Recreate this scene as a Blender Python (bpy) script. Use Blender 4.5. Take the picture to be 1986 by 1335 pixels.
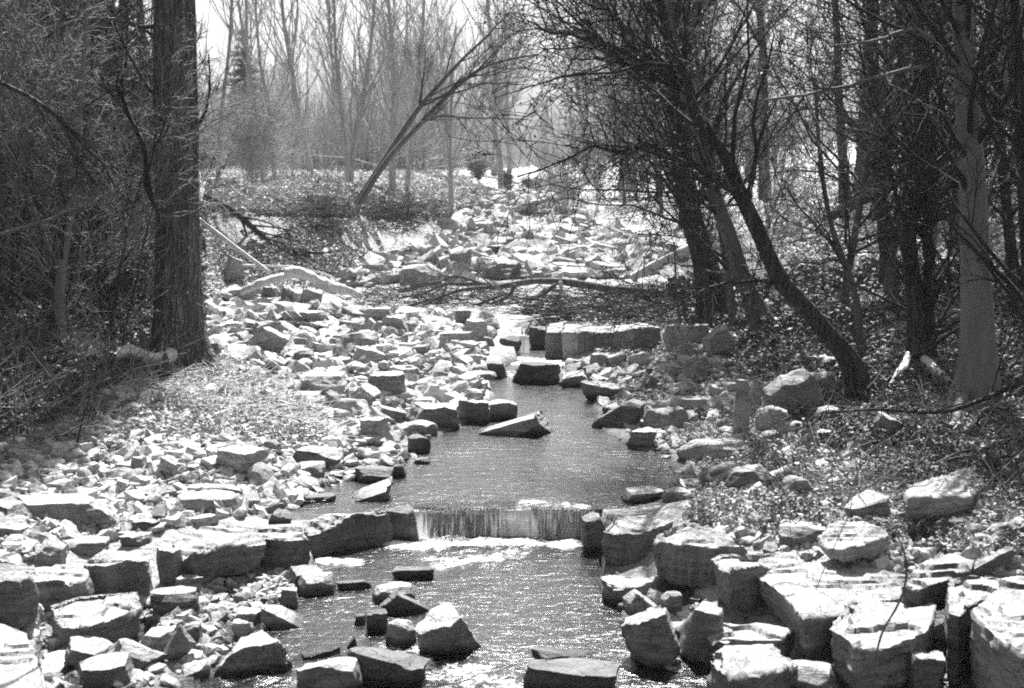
import bpy, math, random
import numpy as np
R = math.radians
for o in list(bpy.data.objects): bpy.data.objects.remove(o)
S = bpy.context.scene
COL = S.collection

# ------------------------------------------------------------------ camera
CAMH, PXF, HOR = 3.0, 2758.0, 300.0
TILT = math.atan((667.5 - HOR) / PXF)
cam_d = bpy.data.cameras.new('camera'); cam = bpy.data.objects.new('camera', cam_d); COL.objects.link(cam)
cam.location = (0, 0, CAMH); cam.rotation_euler = (math.pi / 2 - TILT, 0, 0)
cam_d.lens = 50; cam_d.sensor_width = 36; cam_d.clip_start = .1; cam_d.clip_end = 2000
cam_d.dof.use_dof = True; cam_d.dof.focus_distance = 13.5; cam_d.dof.aperture_fstop = 3.2
S.camera = cam
# ------------------------------------------------------------------ sky, sun, exposure
SUN_EL, SUN_AZ = R(54), R(3)          # azimuth from +Y, negative = towards the left
w = bpy.data.worlds.new('World'); S.world = w; w.use_nodes = True
nt = w.node_tree; nt.nodes.clear()
sky = nt.nodes.new('ShaderNodeTexSky'); sky.sky_type = 'NISHITA'; sky.sun_disc = False
sky.sun_elevation = SUN_EL; sky.sun_rotation = SUN_AZ; sky.air_density = 1.6; sky.dust_density = 3.0
bw = nt.nodes.new('ShaderNodeRGBToBW'); bg = nt.nodes.new('ShaderNodeBackground'); wo = nt.nodes.new('ShaderNodeOutputWorld')
nt.links.new(sky.outputs[0], bw.inputs[0]); nt.links.new(bw.outputs[0], bg.inputs[0]); nt.links.new(bg.outputs[0], wo.inputs[0])
bg.inputs[1].default_value = 0.055
sd = bpy.data.lights.new('sun', 'SUN'); sd.energy = 5.0; sd.angle = R(.53); sd.color = (1, .985, .985)
sun = bpy.data.objects.new('sun', sd); COL.objects.link(sun)
sun.rotation_euler = (math.pi / 2 - SUN_EL, 0, math.pi - SUN_AZ)   # checked below
S.view_settings.view_transform = 'Standard'; S.view_settings.look = 'None'
S.view_settings.exposure = 1.7; S.view_settings.gamma = 1; S.view_settings.use_curve_mapping = False
S.cycles.use_denoising = False; S.cycles.denoiser = 'OPENIMAGEDENOISE'; S.cycles.denoising_input_passes = 'RGB_ALBEDO_NORMAL'; S.cycles.denoising_prefilter = 'ACCURATE'
S.cycles.use_adaptive_sampling = True; S.cycles.adaptive_threshold = 0.012
S.cycles.max_bounces = 5; S.cycles.diffuse_bounces = 2; S.cycles.glossy_bounces = 2
S.cycles.transmission_bounces = 2; S.cycles.transparent_max_bounces = 8; S.cycles.volume_bounces = 0
S.cycles.sample_clamp_direct = 5; S.cycles.sample_clamp_indirect = 3; S.cycles.caustics_reflective = False; S.cycles.caustics_refractive = False
S.cycles.pixel_filter_type = 'BLACKMAN_HARRIS'; S.cycles.filter_width = 1.9
import mathutils
_v = mathutils.Vector((math.sin(SUN_AZ) * math.cos(SUN_EL), math.cos(SUN_AZ) * math.cos(SUN_EL), math.sin(SUN_EL)))
sun.rotation_euler = _v.to_track_quat('Z', 'Y').to_euler()

# ------------------------------------------------------------------ numbers
def rs(seed): return np.random.RandomState(seed)
def _h(i, j, k, s):
    n = (i * 374761393 + j * 668265263 + k * 2147483647 + s * 974634777) & 0xFFFFFFFF
    n = ((n ^ (n >> 13)) * 1274126177) & 0xFFFFFFFF
    n = ((n ^ (n >> 16)) * 2246822519) & 0xFFFFFFFF
    return ((n ^ (n >> 15)) & 0xFFFFFF) / float(0xFFFFFF) * 2 - 1
def vn(p, s=0):
    p = np.asarray(p, float); i = np.floor(p).astype(np.int64); f = p - i; f = f * f * (3 - 2 * f)
    x, y, z = i[:, 0], i[:, 1], i[:, 2]; r = 0
    for a in (0, 1):
        for b in (0, 1):
            for c in (0, 1):
                wgt = (f[:, 0] if a else 1 - f[:, 0]) * (f[:, 1] if b else 1 - f[:, 1]) * (f[:, 2] if c else 1 - f[:, 2])
                r = r + wgt * _h(x + a, y + b, z + c, s)
    return r
def fbm(p, o=3, s=0):
    r = 0; a = 1.
    for k in range(o): r = r + a * vn(np.asarray(p) * 2 ** k + 17 * k, s + k); a *= .5
    return r
def n2(x, y, sc, o=3, s=0):
    return fbm(np.stack([x * sc, y * sc, np.zeros_like(x)], -1), o, s)
ct, st = math.cos(TILT), math.sin(TILT)
def ray(px, py):
    a = (px - 993.) / PXF; v = (667.5 - py) / PXF
    return np.array([a, ct + v * st, -st + v * ct])
def at(px, py, d):                       # the point of a photo pixel's sight line d metres ahead
    r = ray(px, py); return np.array([r[0] * d / r[1], d, CAMH + r[2] * d / r[1]])
def atz(px, py, z):
    r = ray(px, py); t = (z - CAMH) / r[2]; return np.array([r[0] * t, r[1] * t, z])
def proj(P):
    x, y, z = P[:, 0], P[:, 1], P[:, 2] - CAMH
    dz = y * ct - z * st; up = y * st + z * ct
    return 993 + PXF * x / dz, 667.5 - PXF * up / dz
# ------------------------------------------------------------------ terrain
CT = """900 1335 7.99|900 1200 9.2|900 1100 10.34|1000 1040 11.18|600 1335 8|700 1120 10.1|450 1250 8.6|240 1180 9.2|440 1130 9.75
60 1300 7.8|-200 1300 7.5|100 1190 8.9|100 1070 9.6|300 1030 10.2|450 1000 10.7|590 970 11.35|50 950 11.2|300 900 12.1|560 880 12.8
100 850 12.9|300 800 14.2|500 770 15.2|345 700 17|480 740 16|600 720 17.3|800 740 16.6|900 710 18|930 680 19.3|600 650 20.5
800 650 20.8|950 630 22|900 600 23.5|600 600 23.5|450 600 23|420 540 26|600 570 25|800 560 26.5|1100 600 22.5|1100 560 25.5
900 520 29|1100 520 29|900 470 34|1080 470 34|1000 430 40|1020 390 50|1060 365 62|1080 348 80|1080 335 110|1080 322 180
620 530 28|740 490 31|860 440 37|560 420 29|680 405 31|800 400 33.5|880 395 37|960 370 48|430 400 28|500 370 34|700 350 42
850 340 52|600 330 60|400 330 60|900 325 75|600 322 100|600 312 200|400 460 26|0 900 11.4|0 800 12.6|0 700 14|0 560 17|0 450 22
100 650 15.5|150 560 19|200 480 24|250 620 18|150 750 14.3|0 380 32|250 400 32|0 340 60|1290 960 11.8|1160 1090 10.4|1180 1200 9.2
1250 1335 8|1300 1010 10.3|1450 1060 9.75|1700 1110 9.0|1200 1112 10.2|1320 1142 9.7|1420 1195 9.1|1540 1255 8.5|1640 1305 8.2|1800 1300 8.2|1400 1040 10.06|1560 1085 9.45|1250 1005 10.8|1900 1110 9.0|1986 1110 8.9|1880 1300 8.1|2000 1300 8.1|2100 1450 7|1700 1300 8.1|1350 1200 9|1500 1335 7.9|1800 1400 7.2
1300 900 12.9|1450 900 12.4|1600 900 11.8|1800 900 11.2|1960 900 10.7|1980 1000 9.6|1700 1000 10|1250 820 14.6|1400 800 14.6
1600 790 14|1680 735 15|1900 770 13.2|1980 700 14.5|1150 780 15.9|1120 730 17.8|1300 700 18|1450 700 17|1100 690 19.4|1300 640 21
1330 620 22|1500 640 18.5|1700 600 18.5|1900 560 18.5|1980 480 22|1500 550 23|1400 540 25|1300 520 27.5|1250 470 33|1600 450 28
1800 420 30|1980 380 34|1400 430 36|1250 400 45|1600 370 45|1980 300 50|1980 250 80|1500 330 70|1300 330 100|1800 280 90
2400 900 10|2400 560 16|2400 300 40|-400 900 10.5|-400 560 15|-400 350 40|2400 200 90|-400 300 200|900 1700 5.9|300 1700 5.7
1700 1700 5.4|2400 1400 6.4|-400 1400 6.6|1980 240 250|1000 309 300"""
C = np.array([at(*map(float, e.split())) for l in CT.split('\n') for e in l.split('|')])
def warp(x, y):
    yy = np.clip(y, 3, 320.); return np.stack([np.clip(x / (yy + 3), -.62, .62) * 3.2, np.log(yy + 3)], -1)
def tk(d2): return np.where(d2 > 1e-12, d2 * np.log(d2 + 1e-12) * .5, 0)
_W = warp(C[:, 0], C[:, 1]); _n = len(_W)
_K = tk(((_W[:, None] - _W[None]) ** 2).sum(-1)) + np.eye(_n) * 3e-4
_P = np.c_[np.ones(_n), _W]
_s = np.linalg.solve(np.block([[_K, _P], [_P.T, np.zeros((3, 3))]]), np.r_[C[:, 2], 0, 0, 0])
LOWP = "470 1285|400 1215|520 1190|560 1150|600 1130|608 1075|740 1052|750 1034|1150 1034|1165 1080|1178 1150|1205 1190|1215 1240|1330 1250|1420 1330|1500 1700|300 1700|330 1335"
UPP = "800 985|750 990|600 1010|520 1015|560 985|600 950|670 930|780 905|800 880|840 850|930 810|955 770|945 730|1000 700|1000 655|1075 655|1110 690|1090 715|1130 745|1150 775|1160 830|1215 865|1300 890|1310 940|1270 975|1200 990|1150 990"
def poly(t, z): return np.array([atz(*map(float, e.split()), z)[:2] for e in t.split('|')])
Z0, Z1 = 0.0, 0.205
LOW, UPW = poly(LOWP, Z0), poly(UPP, Z1)
def sdist(poly, x, y):                 # >0 inside
    d = np.full(x.shape, 1e9); ins = np.zeros(x.shape, bool); n = len(poly)
    for i in range(n):
        a, b = poly[i], poly[(i + 1) % n]; e = b - a
        t = np.clip(((x - a[0]) * e[0] + (y - a[1]) * e[1]) / (e @ e), 0, 1)
        d = np.minimum(d, np.hypot(x - a[0] - t * e[0], y - a[1] - t * e[1]))
        c = (a[1] > y) != (b[1] > y)
        with np.errstate(all='ignore'): ins ^= c & (x < (b[0] - a[0]) * (y - a[1]) / (b[1] - a[1]) + a[0])
    return np.where(ins, d, -d)
def ground(x, y):
    x = np.atleast_1d(np.asarray(x, float)); y = np.atleast_1d(np.asarray(y, float))
    out = np.zeros(x.shape)
    for s in range(0, len(x), 20000):
        xx, yy = x[s:s + 20000], y[s:s + 20000]; q = warp(xx, yy)
        k = tk(((q[:, None] - _W[None]) ** 2).sum(-1))
        z = k @ _s[:_n] + _s[_n] + q @ _s[_n + 1:]
        z = np.where(yy > 7, z, z - (7 - np.clip(yy, -3, 7)) * .04)
        dl = sdist(LOW, xx, yy); du = sdist(UPW, xx, yy)
        nz = n2(xx, yy, 1.6, 3, 5) * .035 * np.clip(yy / 12, 1, 1.6) + n2(xx, yy, .35, 2, 9) * .05 * np.clip((yy - 12) / 20, 0, 1.4)
        z = z + nz
        z = np.where((dl > -.3) & (dl <= 0) & (du < -.5), np.maximum(z, Z0 + .012 - dl * .12), z)
        z = np.where(dl > 0, np.minimum(z, Z0 - .015 - .2 * np.clip(dl / .9, 0, 1) + nz * .5), z)
        z = np.where((du > -.35) & (du <= 0) & (dl <= -.05), np.maximum(z, Z1 + .012 - du * .1), z)
        z = np.where(du > 0, np.minimum(z, Z1 - .015 - .16 * np.clip(du / .9, 0, 1) + nz * .5), z)
        out[s:s + 20000] = z
    return out
_T = np.concatenate([np.linspace(4, 40, 721), np.linspace(40.2, 195, 260)])
def hit(px, py):
    r = ray(px, py); P = r[None] * (_T / r[1])[:, None]; z = CAMH + P[:, 2]
    g = ground(P[:, 0], P[:, 1]); k = np.nonzero(z < g)[0]
    k = k[0] if len(k) else len(_T) - 1
    return np.array([P[k, 0], P[k, 1], g[k]])
def g1(x, y): return float(ground([x], [y])[0])
def hitv(PX, PY):
    """many sight lines against the ground grid"""
    T = np.concatenate([np.linspace(5, 30, 160), np.geomspace(30.3, 200, 90)])
    ax = (PX - 993) / PXF; v = (667.5 - PY) / PXF; ry = ct + v * st; rz = -st + v * ct
    X = (ax / ry)[:, None] * T; Zr = CAMH + (rz / ry)[:, None] * T
    g = gfast(X.ravel(), np.broadcast_to(T, X.shape).ravel()).reshape(X.shape)
    k = np.argmax(Zr < g, 1); k = np.where((Zr < g).any(1), k, len(T) - 1)
    i = np.arange(len(PX)); k0 = np.maximum(k - 1, 0); h0 = (Zr - g)[i, k0]; h1 = (Zr - g)[i, k]
    f = np.clip(h0 / (h0 - h1 + 1e-9), 0, 1); t = T[k0] * (1 - f) + T[k] * f; x = X[i, k0] * (1 - f) + X[i, k] * f
    return x, t, gfast(x, t)

# ------------------------------------------------------------------ objects
def tag(o, label=None, cat=None, group=None, kind=None):
    if label: o['label'] = label
    if cat: o['category'] = cat
    if group: o['group'] = group
    if kind: o['kind'] = kind
    return o
def mesh(name, V, F, mat=None, parent=None, loc=None, smooth=True, ang=None):
    """V (n,3); F = array (m,k) or list of such arrays"""
    if isinstance(F, np.ndarray): F = [F]
    F = [np.asarray(f, np.int32) for f in F if len(f)]
    me = bpy.data.meshes.new(name); V = np.asarray(V, np.float32)
    me.vertices.add(len(V)); me.vertices.foreach_set('co', V.ravel())
    li = np.concatenate([f.ravel() for f in F]); tot = np.concatenate([np.full(len(f), f.shape[1], np.int32) for f in F])
    stt = np.concatenate([[0], np.cumsum(tot)[:-1]]).astype(np.int32)
    me.loops.add(len(li)); me.loops.foreach_set('vertex_index', li)
    me.polygons.add(len(tot)); me.polygons.foreach_set('loop_start', stt); me.polygons.foreach_set('loop_total', tot)
    me.update(calc_edges=True)
    me.polygons.foreach_set('use_smooth', np.full(len(tot), smooth)); me.validate()
    if ang: me.set_sharp_from_angle(angle=R(ang))
    if mat: me.materials.append(mat)
    o = bpy.data.objects.new(name, me); COL.objects.link(o)
    if parent: o.parent = parent
    if loc is not None: o.location = loc
    return o
def empty(name, loc, label, cat, group=None, rz=0):
    o = bpy.data.objects.new(name, None); COL.objects.link(o); o.location = loc; o.rotation_euler = (0, 0, rz); o.empty_display_size = .2
    return tag(o, label, cat, group)
def copy_tree(o, parent=None):
    c = o.copy(); COL.objects.link(c)
    if parent: c.parent = parent
    for ch in o.children: copy_tree(ch, c)
    return c
class Tubes:
    def __init__(s): s.V = []; s.F = []; s.n = 0
    def add(s, P, r, k=4, cap=False):
        P = np.asarray(P, float); r = np.asarray(r, float); n = len(P)
        T = np.gradient(P, axis=0); T /= np.linalg.norm(T, axis=1)[:, None] + 1e-9
        ref = np.array([0, 0, 1.]) if abs(T[0, 2]) < .8 else np.array([0, 1., 0])
        A = np.cross(T, ref); A /= np.linalg.norm(A, axis=1)[:, None] + 1e-9; B = np.cross(T, A)
        a = np.arange(k) * 2 * math.pi / k
        V = P[:, None] + r[:, None, None] * (A[:, None] * np.cos(a)[None, :, None] + B[:, None] * np.sin(a)[None, :, None]) if r.ndim == 1 else \
            P[:, None] + r[:, :, None] * (A[:, None] * np.cos(a)[None, :, None] + B[:, None] * np.sin(a)[None, :, None])
        V = V.reshape(-1, 3); i = np.arange(n - 1)[:, None] * k; j = np.arange(k)[None]; jn = (j + 1) % k
        F = np.stack([i + j, i + jn, i + k + jn, i + k + j], -1).reshape(-1, 4) + s.n
        s.V.append(V); s.F.append(F); s.n += len(V)
        if cap:
            for e, rev in ((0, 1), (n - 1, 0)):
                s.V.append(P[e][None]); q = e * k + np.arange(k) + s.n - n * k - (0 if e == 0 else 1) ; qn = np.roll(q, -1)
                c = np.full(k, s.n); f = np.stack([q, qn, c, c][::1], -1)
                s.F.append(np.stack([qn, q, c], -1) if rev else np.stack([q, qn, c], -1)); s.n += 1
    def build(s, name, mat, parent=None, loc=None):
        q = [f for f in s.F if f.shape[1] == 4]; t = [f for f in s.F if f.shape[1] == 3]
        F = ([np.concatenate(q)] if q else []) + ([np.concatenate(t)] if t else [])
        V = np.concatenate(s.V)
        return mesh(name, V, F, mat, parent, loc)
def crom(P, n):
    """smooth line through control points"""
    P = np.asarray(P, float); P = np.vstack([2 * P[0] - P[1], P, 2 * P[-1] - P[-2]]); out = []
    for i in range(1, len(P) - 2):
        t = np.linspace(0, 1, n, endpoint=False)[:, None]; a, b, c, d = P[i - 1], P[i], P[i + 1], P[i + 2]
        out.append(.5 * (2 * b + (c - a) * t + (2 * a - 5 * b + 4 * c - d) * t ** 2 + (3 * b - a - 3 * c + d) * t ** 3))
    return np.vstack(out + [P[-2][None]])

# ------------------------------------------------------------------ materials
class N:
    def __init__(s, name):
        s.m = bpy.data.materials.new(name); s.m.use_nodes = True; s.t = s.m.node_tree; s.t.nodes.clear()
        s.out = s.t.nodes.new('ShaderNodeOutputMaterial')
    def n(s, typ, ins=None, **kw):
        x = s.t.nodes.new('ShaderNode' + typ)
        for k, v in kw.items(): setattr(x, k, v)
        for k, v in (ins or {}).items():
            if isinstance(v, bpy.types.NodeSocket): s.t.links.new(v, x.inputs[k])
            elif v is not None: x.inputs[k].default_value = v
        return x
    def math(s, op, a, b=0., c=None, clamp=False):
        x = s.n('Math', {0: a, 1: b} if c is None else {0: a, 1: b, 2: c}, operation=op); x.use_clamp = clamp; return x.outputs[0]
    def coord(s, scale=(1, 1, 1), which='Object', rot=(0, 0, 0)):
        if which == 'World': c = s.n('NewGeometry').outputs['Position']
        else: c = s.n('TexCoord').outputs[which]
        return s.n('Mapping', {'Vector': c, 'Scale': scale, 'Rotation': rot}).outputs[0]
    def noise(s, co, sc, det=4, rough=.6, dist=0.):
        return s.n('TexNoise', {'Vector': co, 'Scale': sc, 'Detail': det, 'Roughness': rough, 'Distortion': dist}).outputs[0]
    def ramp(s, f, *st):
        x = s.n('ValToRGB', {0: f}); e = x.color_ramp.elements
        while len(e) < len(st): e.new(.5)
        for k, (p, v) in enumerate(st): e[k].position = p; e[k].color = (v, v, v, 1)
        return x.outputs[0]
    def mix(s, f, a, b, typ='MIX'):
        x = s.n('Mix', data_type='RGBA', blend_type=typ)
        for i, v in ((0, f), (6, a), (7, b)):
            if isinstance(v, bpy.types.NodeSocket): s.t.links.new(v, x.inputs[i])
            elif isinstance(v, (int, float)) and i: x.inputs[i].default_value = (v, v, v, 1)
            else: x.inputs[i].default_value = v
        return x.outputs[2]
    def fin(s, col, rough=.85, bump=None, bs=.5, bd=.02, spec=.3):
        b = s.n('BsdfPrincipled', {'Base Color': col if not isinstance(col, float) else (col, col, col, 1), 'Roughness': rough, 'Specular IOR Level': spec})
        if bump is not None:
            s.t.links.new(s.n('Bump', {'Height': bump, 'Strength': bs, 'Distance': bd}).outputs[0], b.inputs['Normal'])
        s.t.links.new(b.outputs[0], s.out.inputs[0]); return s.m

def rock_mat(name, lo, hi, wet=None, spot=.5, sunpaint=.5):
    m = N(name); co = m.coord(); oi = m.n('ObjectInfo').outputs['Random']
    off = m.n('VectorMath', {0: co, 1: m.n('CombineXYZ', {0: m.math('MULTIPLY', oi, 40.), 1: m.math('MULTIPLY', oi, 17.)}).outputs[0]}, operation='ADD').outputs[0]
    str_ = m.noise(m.n('Mapping', {'Vector': off, 'Scale': (1.2, 1.2, 9), 'Rotation': (.15, .1, 0)}).outputs[0], 4, 6, .65, .6)
    blot = m.noise(off, 3.2, 6, .7, .8); fine = m.noise(off, 38, 5, .75)
    v = m.math('ADD', m.math('MULTIPLY', str_, .45), m.math('ADD', m.math('MULTIPLY', blot, .4), m.math('MULTIPLY', fine, .25)))
    col = m.ramp(v, (.40, lo * .7), (.50, (lo + hi) / 2), (.62, hi * 1.1))
    col = m.mix(1., col, m.ramp(oi, (0, .72), (1, 1.0)), 'MULTIPLY')
    li = m.ramp(m.noise(off, 9, 5, .8, 1.5), (.60, 0), (.66, 1)); col = m.mix(m.math('MULTIPLY', li, spot), col, lo * .35)
    cr = m.n('TexVoronoi', {'Vector': m.n('VectorMath', {0: off, 1: m.n('TexNoise', {'Vector': off, 'Scale': 3., 'Detail': 4.}).outputs[1]}, operation='ADD').outputs[0], 'Scale': 2.1}, feature='DISTANCE_TO_EDGE').outputs[0]
    crk = m.ramp(cr, (0, 0), (.012, 1)); col = m.mix(.3, col, m.mix(1., col, crk, 'MULTIPLY'))
    # sunlit tops painted in: level faces coloured paler, patchy
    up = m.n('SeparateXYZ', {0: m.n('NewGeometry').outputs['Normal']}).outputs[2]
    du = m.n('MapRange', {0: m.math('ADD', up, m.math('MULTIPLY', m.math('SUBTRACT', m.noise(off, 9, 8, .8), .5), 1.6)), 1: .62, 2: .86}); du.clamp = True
    col = m.mix(m.math('MULTIPLY', du.outputs[0], sunpaint), col, m.ramp(fine, (.3, .28), (.68, .66)))
    rough = .85
    if wet is not None:
        z = m.n('SeparateXYZ', {0: m.n('NewGeometry').outputs['Position']}).outputs[2]
        wz = m.math('ADD', z, m.math('MULTIPLY', m.noise(off, 7, 3), .07))
        dry = m.n('MapRange', {0: wz, 1: wet + .055, 2: wet + .10}); dry.clamp = True; dry = dry.outputs[0]
        col = m.mix(dry, m.mix(1., col, .22, 'MULTIPLY'), col); rough = m.math('ADD', m.math('MULTIPLY', dry, .55), .3)
    h = m.math('ADD', m.math('MULTIPLY', str_, .8), m.math('ADD', m.math('MULTIPLY', fine, .35), m.math('MULTIPLY', crk, .25)))
    return m.fin(col, rough, h, .95, .06)
ROCK = rock_mat('schist pale', .17, .42); ROCKD = rock_mat('schist dark', .05, .16, sunpaint=.6)
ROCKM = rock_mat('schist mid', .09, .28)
WET0 = rock_mat('schist at lower water', .10, .30, Z0, sunpaint=.7); WET1 = rock_mat('schist at upper water', .10, .30, Z1, sunpaint=.7)
DWET0 = rock_mat('dark schist at lower water', .05, .15, Z0, sunpaint=.15); DWET1 = rock_mat('dark schist at upper water', .05, .15, Z1, sunpaint=.2)
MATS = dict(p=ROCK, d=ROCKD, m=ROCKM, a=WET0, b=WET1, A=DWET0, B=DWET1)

def bark_mat(name, lo, hi, sc=1., deep=.6, speck=False, plate=False):
    m = N(name); co = m.coord((1, 1, .16)); 
    r = m.noise(co, 14 * sc, 5, .65, .5); f = m.noise(m.coord(), 40 * sc, 4, .7)
    v = m.math('ADD', m.math('MULTIPLY', r, .7), m.math('MULTIPLY', f, .3))
    col = m.ramp(v, (.36, lo), (.62, hi)); 
    if speck:
        sp = m.n('TexVoronoi', {'Vector': m.coord((1, 1, .45)), 'Scale': 26.}, feature='F1').outputs[0]
        col = m.mix(m.ramp(sp, (.13, 1), (.2, 0)), col, .55)
    if speck or plate:
        pl = m.n('TexVoronoi', {'Vector': m.n('VectorMath', {0: m.coord((1, 1, .13)), 1: m.n('VectorMath', {0: m.n('TexNoise', {'Vector': m.coord((1, 1, .4)), 'Scale': 5.}).outputs[1], 3: .12}, operation='SCALE').outputs[0]}, operation='ADD').outputs[0], 'Scale': 15.}, feature='DISTANCE_TO_EDGE').outputs[0]
        pr_ = m.ramp(pl, (0, 0), (.28, 1)); v = m.math('ADD', m.math('MULTIPLY', v, .4), pr_); col = m.mix(1., col, m.ramp(pl, (0, .45), (.12, 1)), 'MULTIPLY')
        return m.fin(col, .9, v, 1., .05)
    return m.fin(col, .9, v, deep, .03)
BARK = bark_mat('furrowed bark', .03, .17, 1.6, .9, True)
BARKD = bark_mat('dark bark', .018, .075, plate=True); BARKM = bark_mat('grey bark', .05, .13); BARKB = bark_mat('smooth beech bark', .11, .19, .6, .25)
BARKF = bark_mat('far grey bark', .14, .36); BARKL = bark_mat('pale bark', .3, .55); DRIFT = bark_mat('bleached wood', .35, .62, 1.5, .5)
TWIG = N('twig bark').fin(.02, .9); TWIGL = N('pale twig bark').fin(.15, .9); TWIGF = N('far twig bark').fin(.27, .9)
def leaf_mat(name, lo, hi, rough=.45):
    m = N(name); g = m.n('NewGeometry').outputs['Random Per Island']
    return m.fin(m.ramp(g, (0, lo), (.7, (lo + hi) / 2), (1, hi)), rough, spec=.5)
IVY = leaf_mat('ivy leaf', .02, .12, .6); DRY = leaf_mat('dry leaf', .12, .5, .7); DRYT = leaf_mat('withered leaf', .07, .26, .7); PALE = leaf_mat('bleached leaf', .3, .6, .7); FIR = leaf_mat('evergreen needle', .08, .16, .7)

# ------------------------------------------------------------------ the ground sheet
GU = np.concatenate([np.linspace(-1.6, -.47, 36), np.linspace(-.46, .46, 420), np.linspace(.47, 1.6, 36)])
GV = np.concatenate([np.linspace(.1, 1.9, 14), np.linspace(1.93, math.log(203), 760)])
gy = np.exp(GV) - 3; GX = GU[None] * (np.maximum(gy, 1) + 3)[:, None]; GY = np.broadcast_to(gy[:, None], GX.shape)
GZ = ground(GX.ravel(), GY.ravel()).reshape(GX.shape)
def gfast(x, y):
    x = np.atleast_1d(x).astype(float); y = np.atleast_1d(y).astype(float)
    v = np.log(np.clip(y, -1.8, 199.9) + 3); u = np.clip(x / (np.maximum(y, 1) + 3), -1.59, 1.59)
    i = np.clip(np.searchsorted(GV, v) - 1, 0, len(GV) - 2); j = np.clip(np.searchsorted(GU, u) - 1, 0, len(GU) - 2)
    a = (v - GV[i]) / (GV[i + 1] - GV[i]); b = (u - GU[j]) / (GU[j + 1] - GU[j]); a = np.clip(a, 0, 1); b = np.clip(b, 0, 1)
    return (GZ[i, j] * (1 - a) + GZ[i + 1, j] * a) * (1 - b) + (GZ[i, j + 1] * (1 - a) + GZ[i + 1, j + 1] * a) * b
GSTR = "0 880|90 830|190 780|190 730|290 690|395 685|400 600|470 540|600 500|640 520|740 500|860 440|950 380|1040 345|1110 345|1140 430|1250 470|1340 500|1330 600|1290 640|1330 700|1420 760|1500 800|1540 860|1700 960|1986 1000|1986 1700|0 1700"
GSTRP = np.array([hit(*map(float, e.split()))[:2] for e in GSTR.split('|')])
gd = sdist(GSTRP, GX.ravel(), GY.ravel()); gyf = GY.ravel()
wob = n2(GX.ravel(), gyf, .9, 4, 31) * .7
stone = np.clip(.5 + (gd + wob) / 1.2, 0, 1)
grass_sun = np.clip(np.maximum((gyf - 24) / 6, np.minimum((GX.ravel() - 3.5) / 2, (gyf - 17) / 4)), 0, 1)          # dry grass on far banks; right slope lightened in place of blocked sun
nr, nc = GX.shape; I = np.arange(nr * nc).reshape(nr, nc)
gF = np.stack([I[:-1, :-1], I[:-1, 1:], I[1:, 1:], I[1:, :-1]], -1).reshape(-1, 4)
m = N('creek bed and leaf litter')
co = m.coord(which='Object'); at_ = m.n('Attribute', attribute_name='cover'); sep = m.n('SeparateColor', {0: at_.outputs[0]})
pb = m.n('TexVoronoi', {'Vector': co, 'Scale': 13., 'Randomness': 1.}); pb2 = m.n('TexVoronoi', {'Vector': co, 'Scale': 34.})
nz = m.noise(co, 1.3, 6, .7); nf = m.noise(co, 26, 6, .75)
grav = m.mix(.5, m.ramp(m.n('SeparateColor', {0: pb.outputs[1]}).outputs[0], (0, .16), (1, .5)), m.ramp(m.n('SeparateColor', {0: pb2.outputs[1]}).outputs[1], (0, .15), (1, .5)))
grav = m.mix(m.ramp(nz, (.4, 0), (.6, .6)), grav, .42)
soil = m.ramp(nf, (.38, .02), (.56, .06), (.7, .2))
far = m.ramp(m.math('ADD', m.math('MULTIPLY', nf, .6), m.math('MULTIPLY', m.noise(co, 3., 6, .8), .4)), (.37, .10), (.47, .42), (.6, .62))
oth = m.mix(sep.outputs[1], soil, far)
zz = m.n('SeparateXYZ', {0: m.n('NewGeometry').outputs['Position']})
col = m.mix(sep.outputs[0], oth, grav)
wetm = m.mix(sep.outputs[2], col, .035)
hgt = m.math('ADD', m.math('MULTIPLY', pb.outputs[0], -.5), m.math('ADD', m.math('MULTIPLY', nf, .7), m.math('MULTIPLY', pb2.outputs[0], -.3)))
GM = m.fin(wetm, .9, hgt, 1., .06)
go = mesh('ground', np.stack([GX.ravel(), gyf, GZ.ravel()], -1), gF, GM)
wetg = np.clip(1 - (GZ.ravel() - np.where(gyf < 11.1, Z0, Z1) - .0) / .05, 0, 1) * (np.maximum(sdist(LOW, GX.ravel(), gyf), sdist(UPW, GX.ravel(), gyf)) > -.6)
ca = go.data.color_attributes.new('cover', 'FLOAT_COLOR', 'POINT')
ca.data.foreach_set('color', np.stack([stone, grass_sun, wetg, np.ones_like(stone)], -1).astype(np.float32).ravel())
tag(go, kind='structure')

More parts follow.
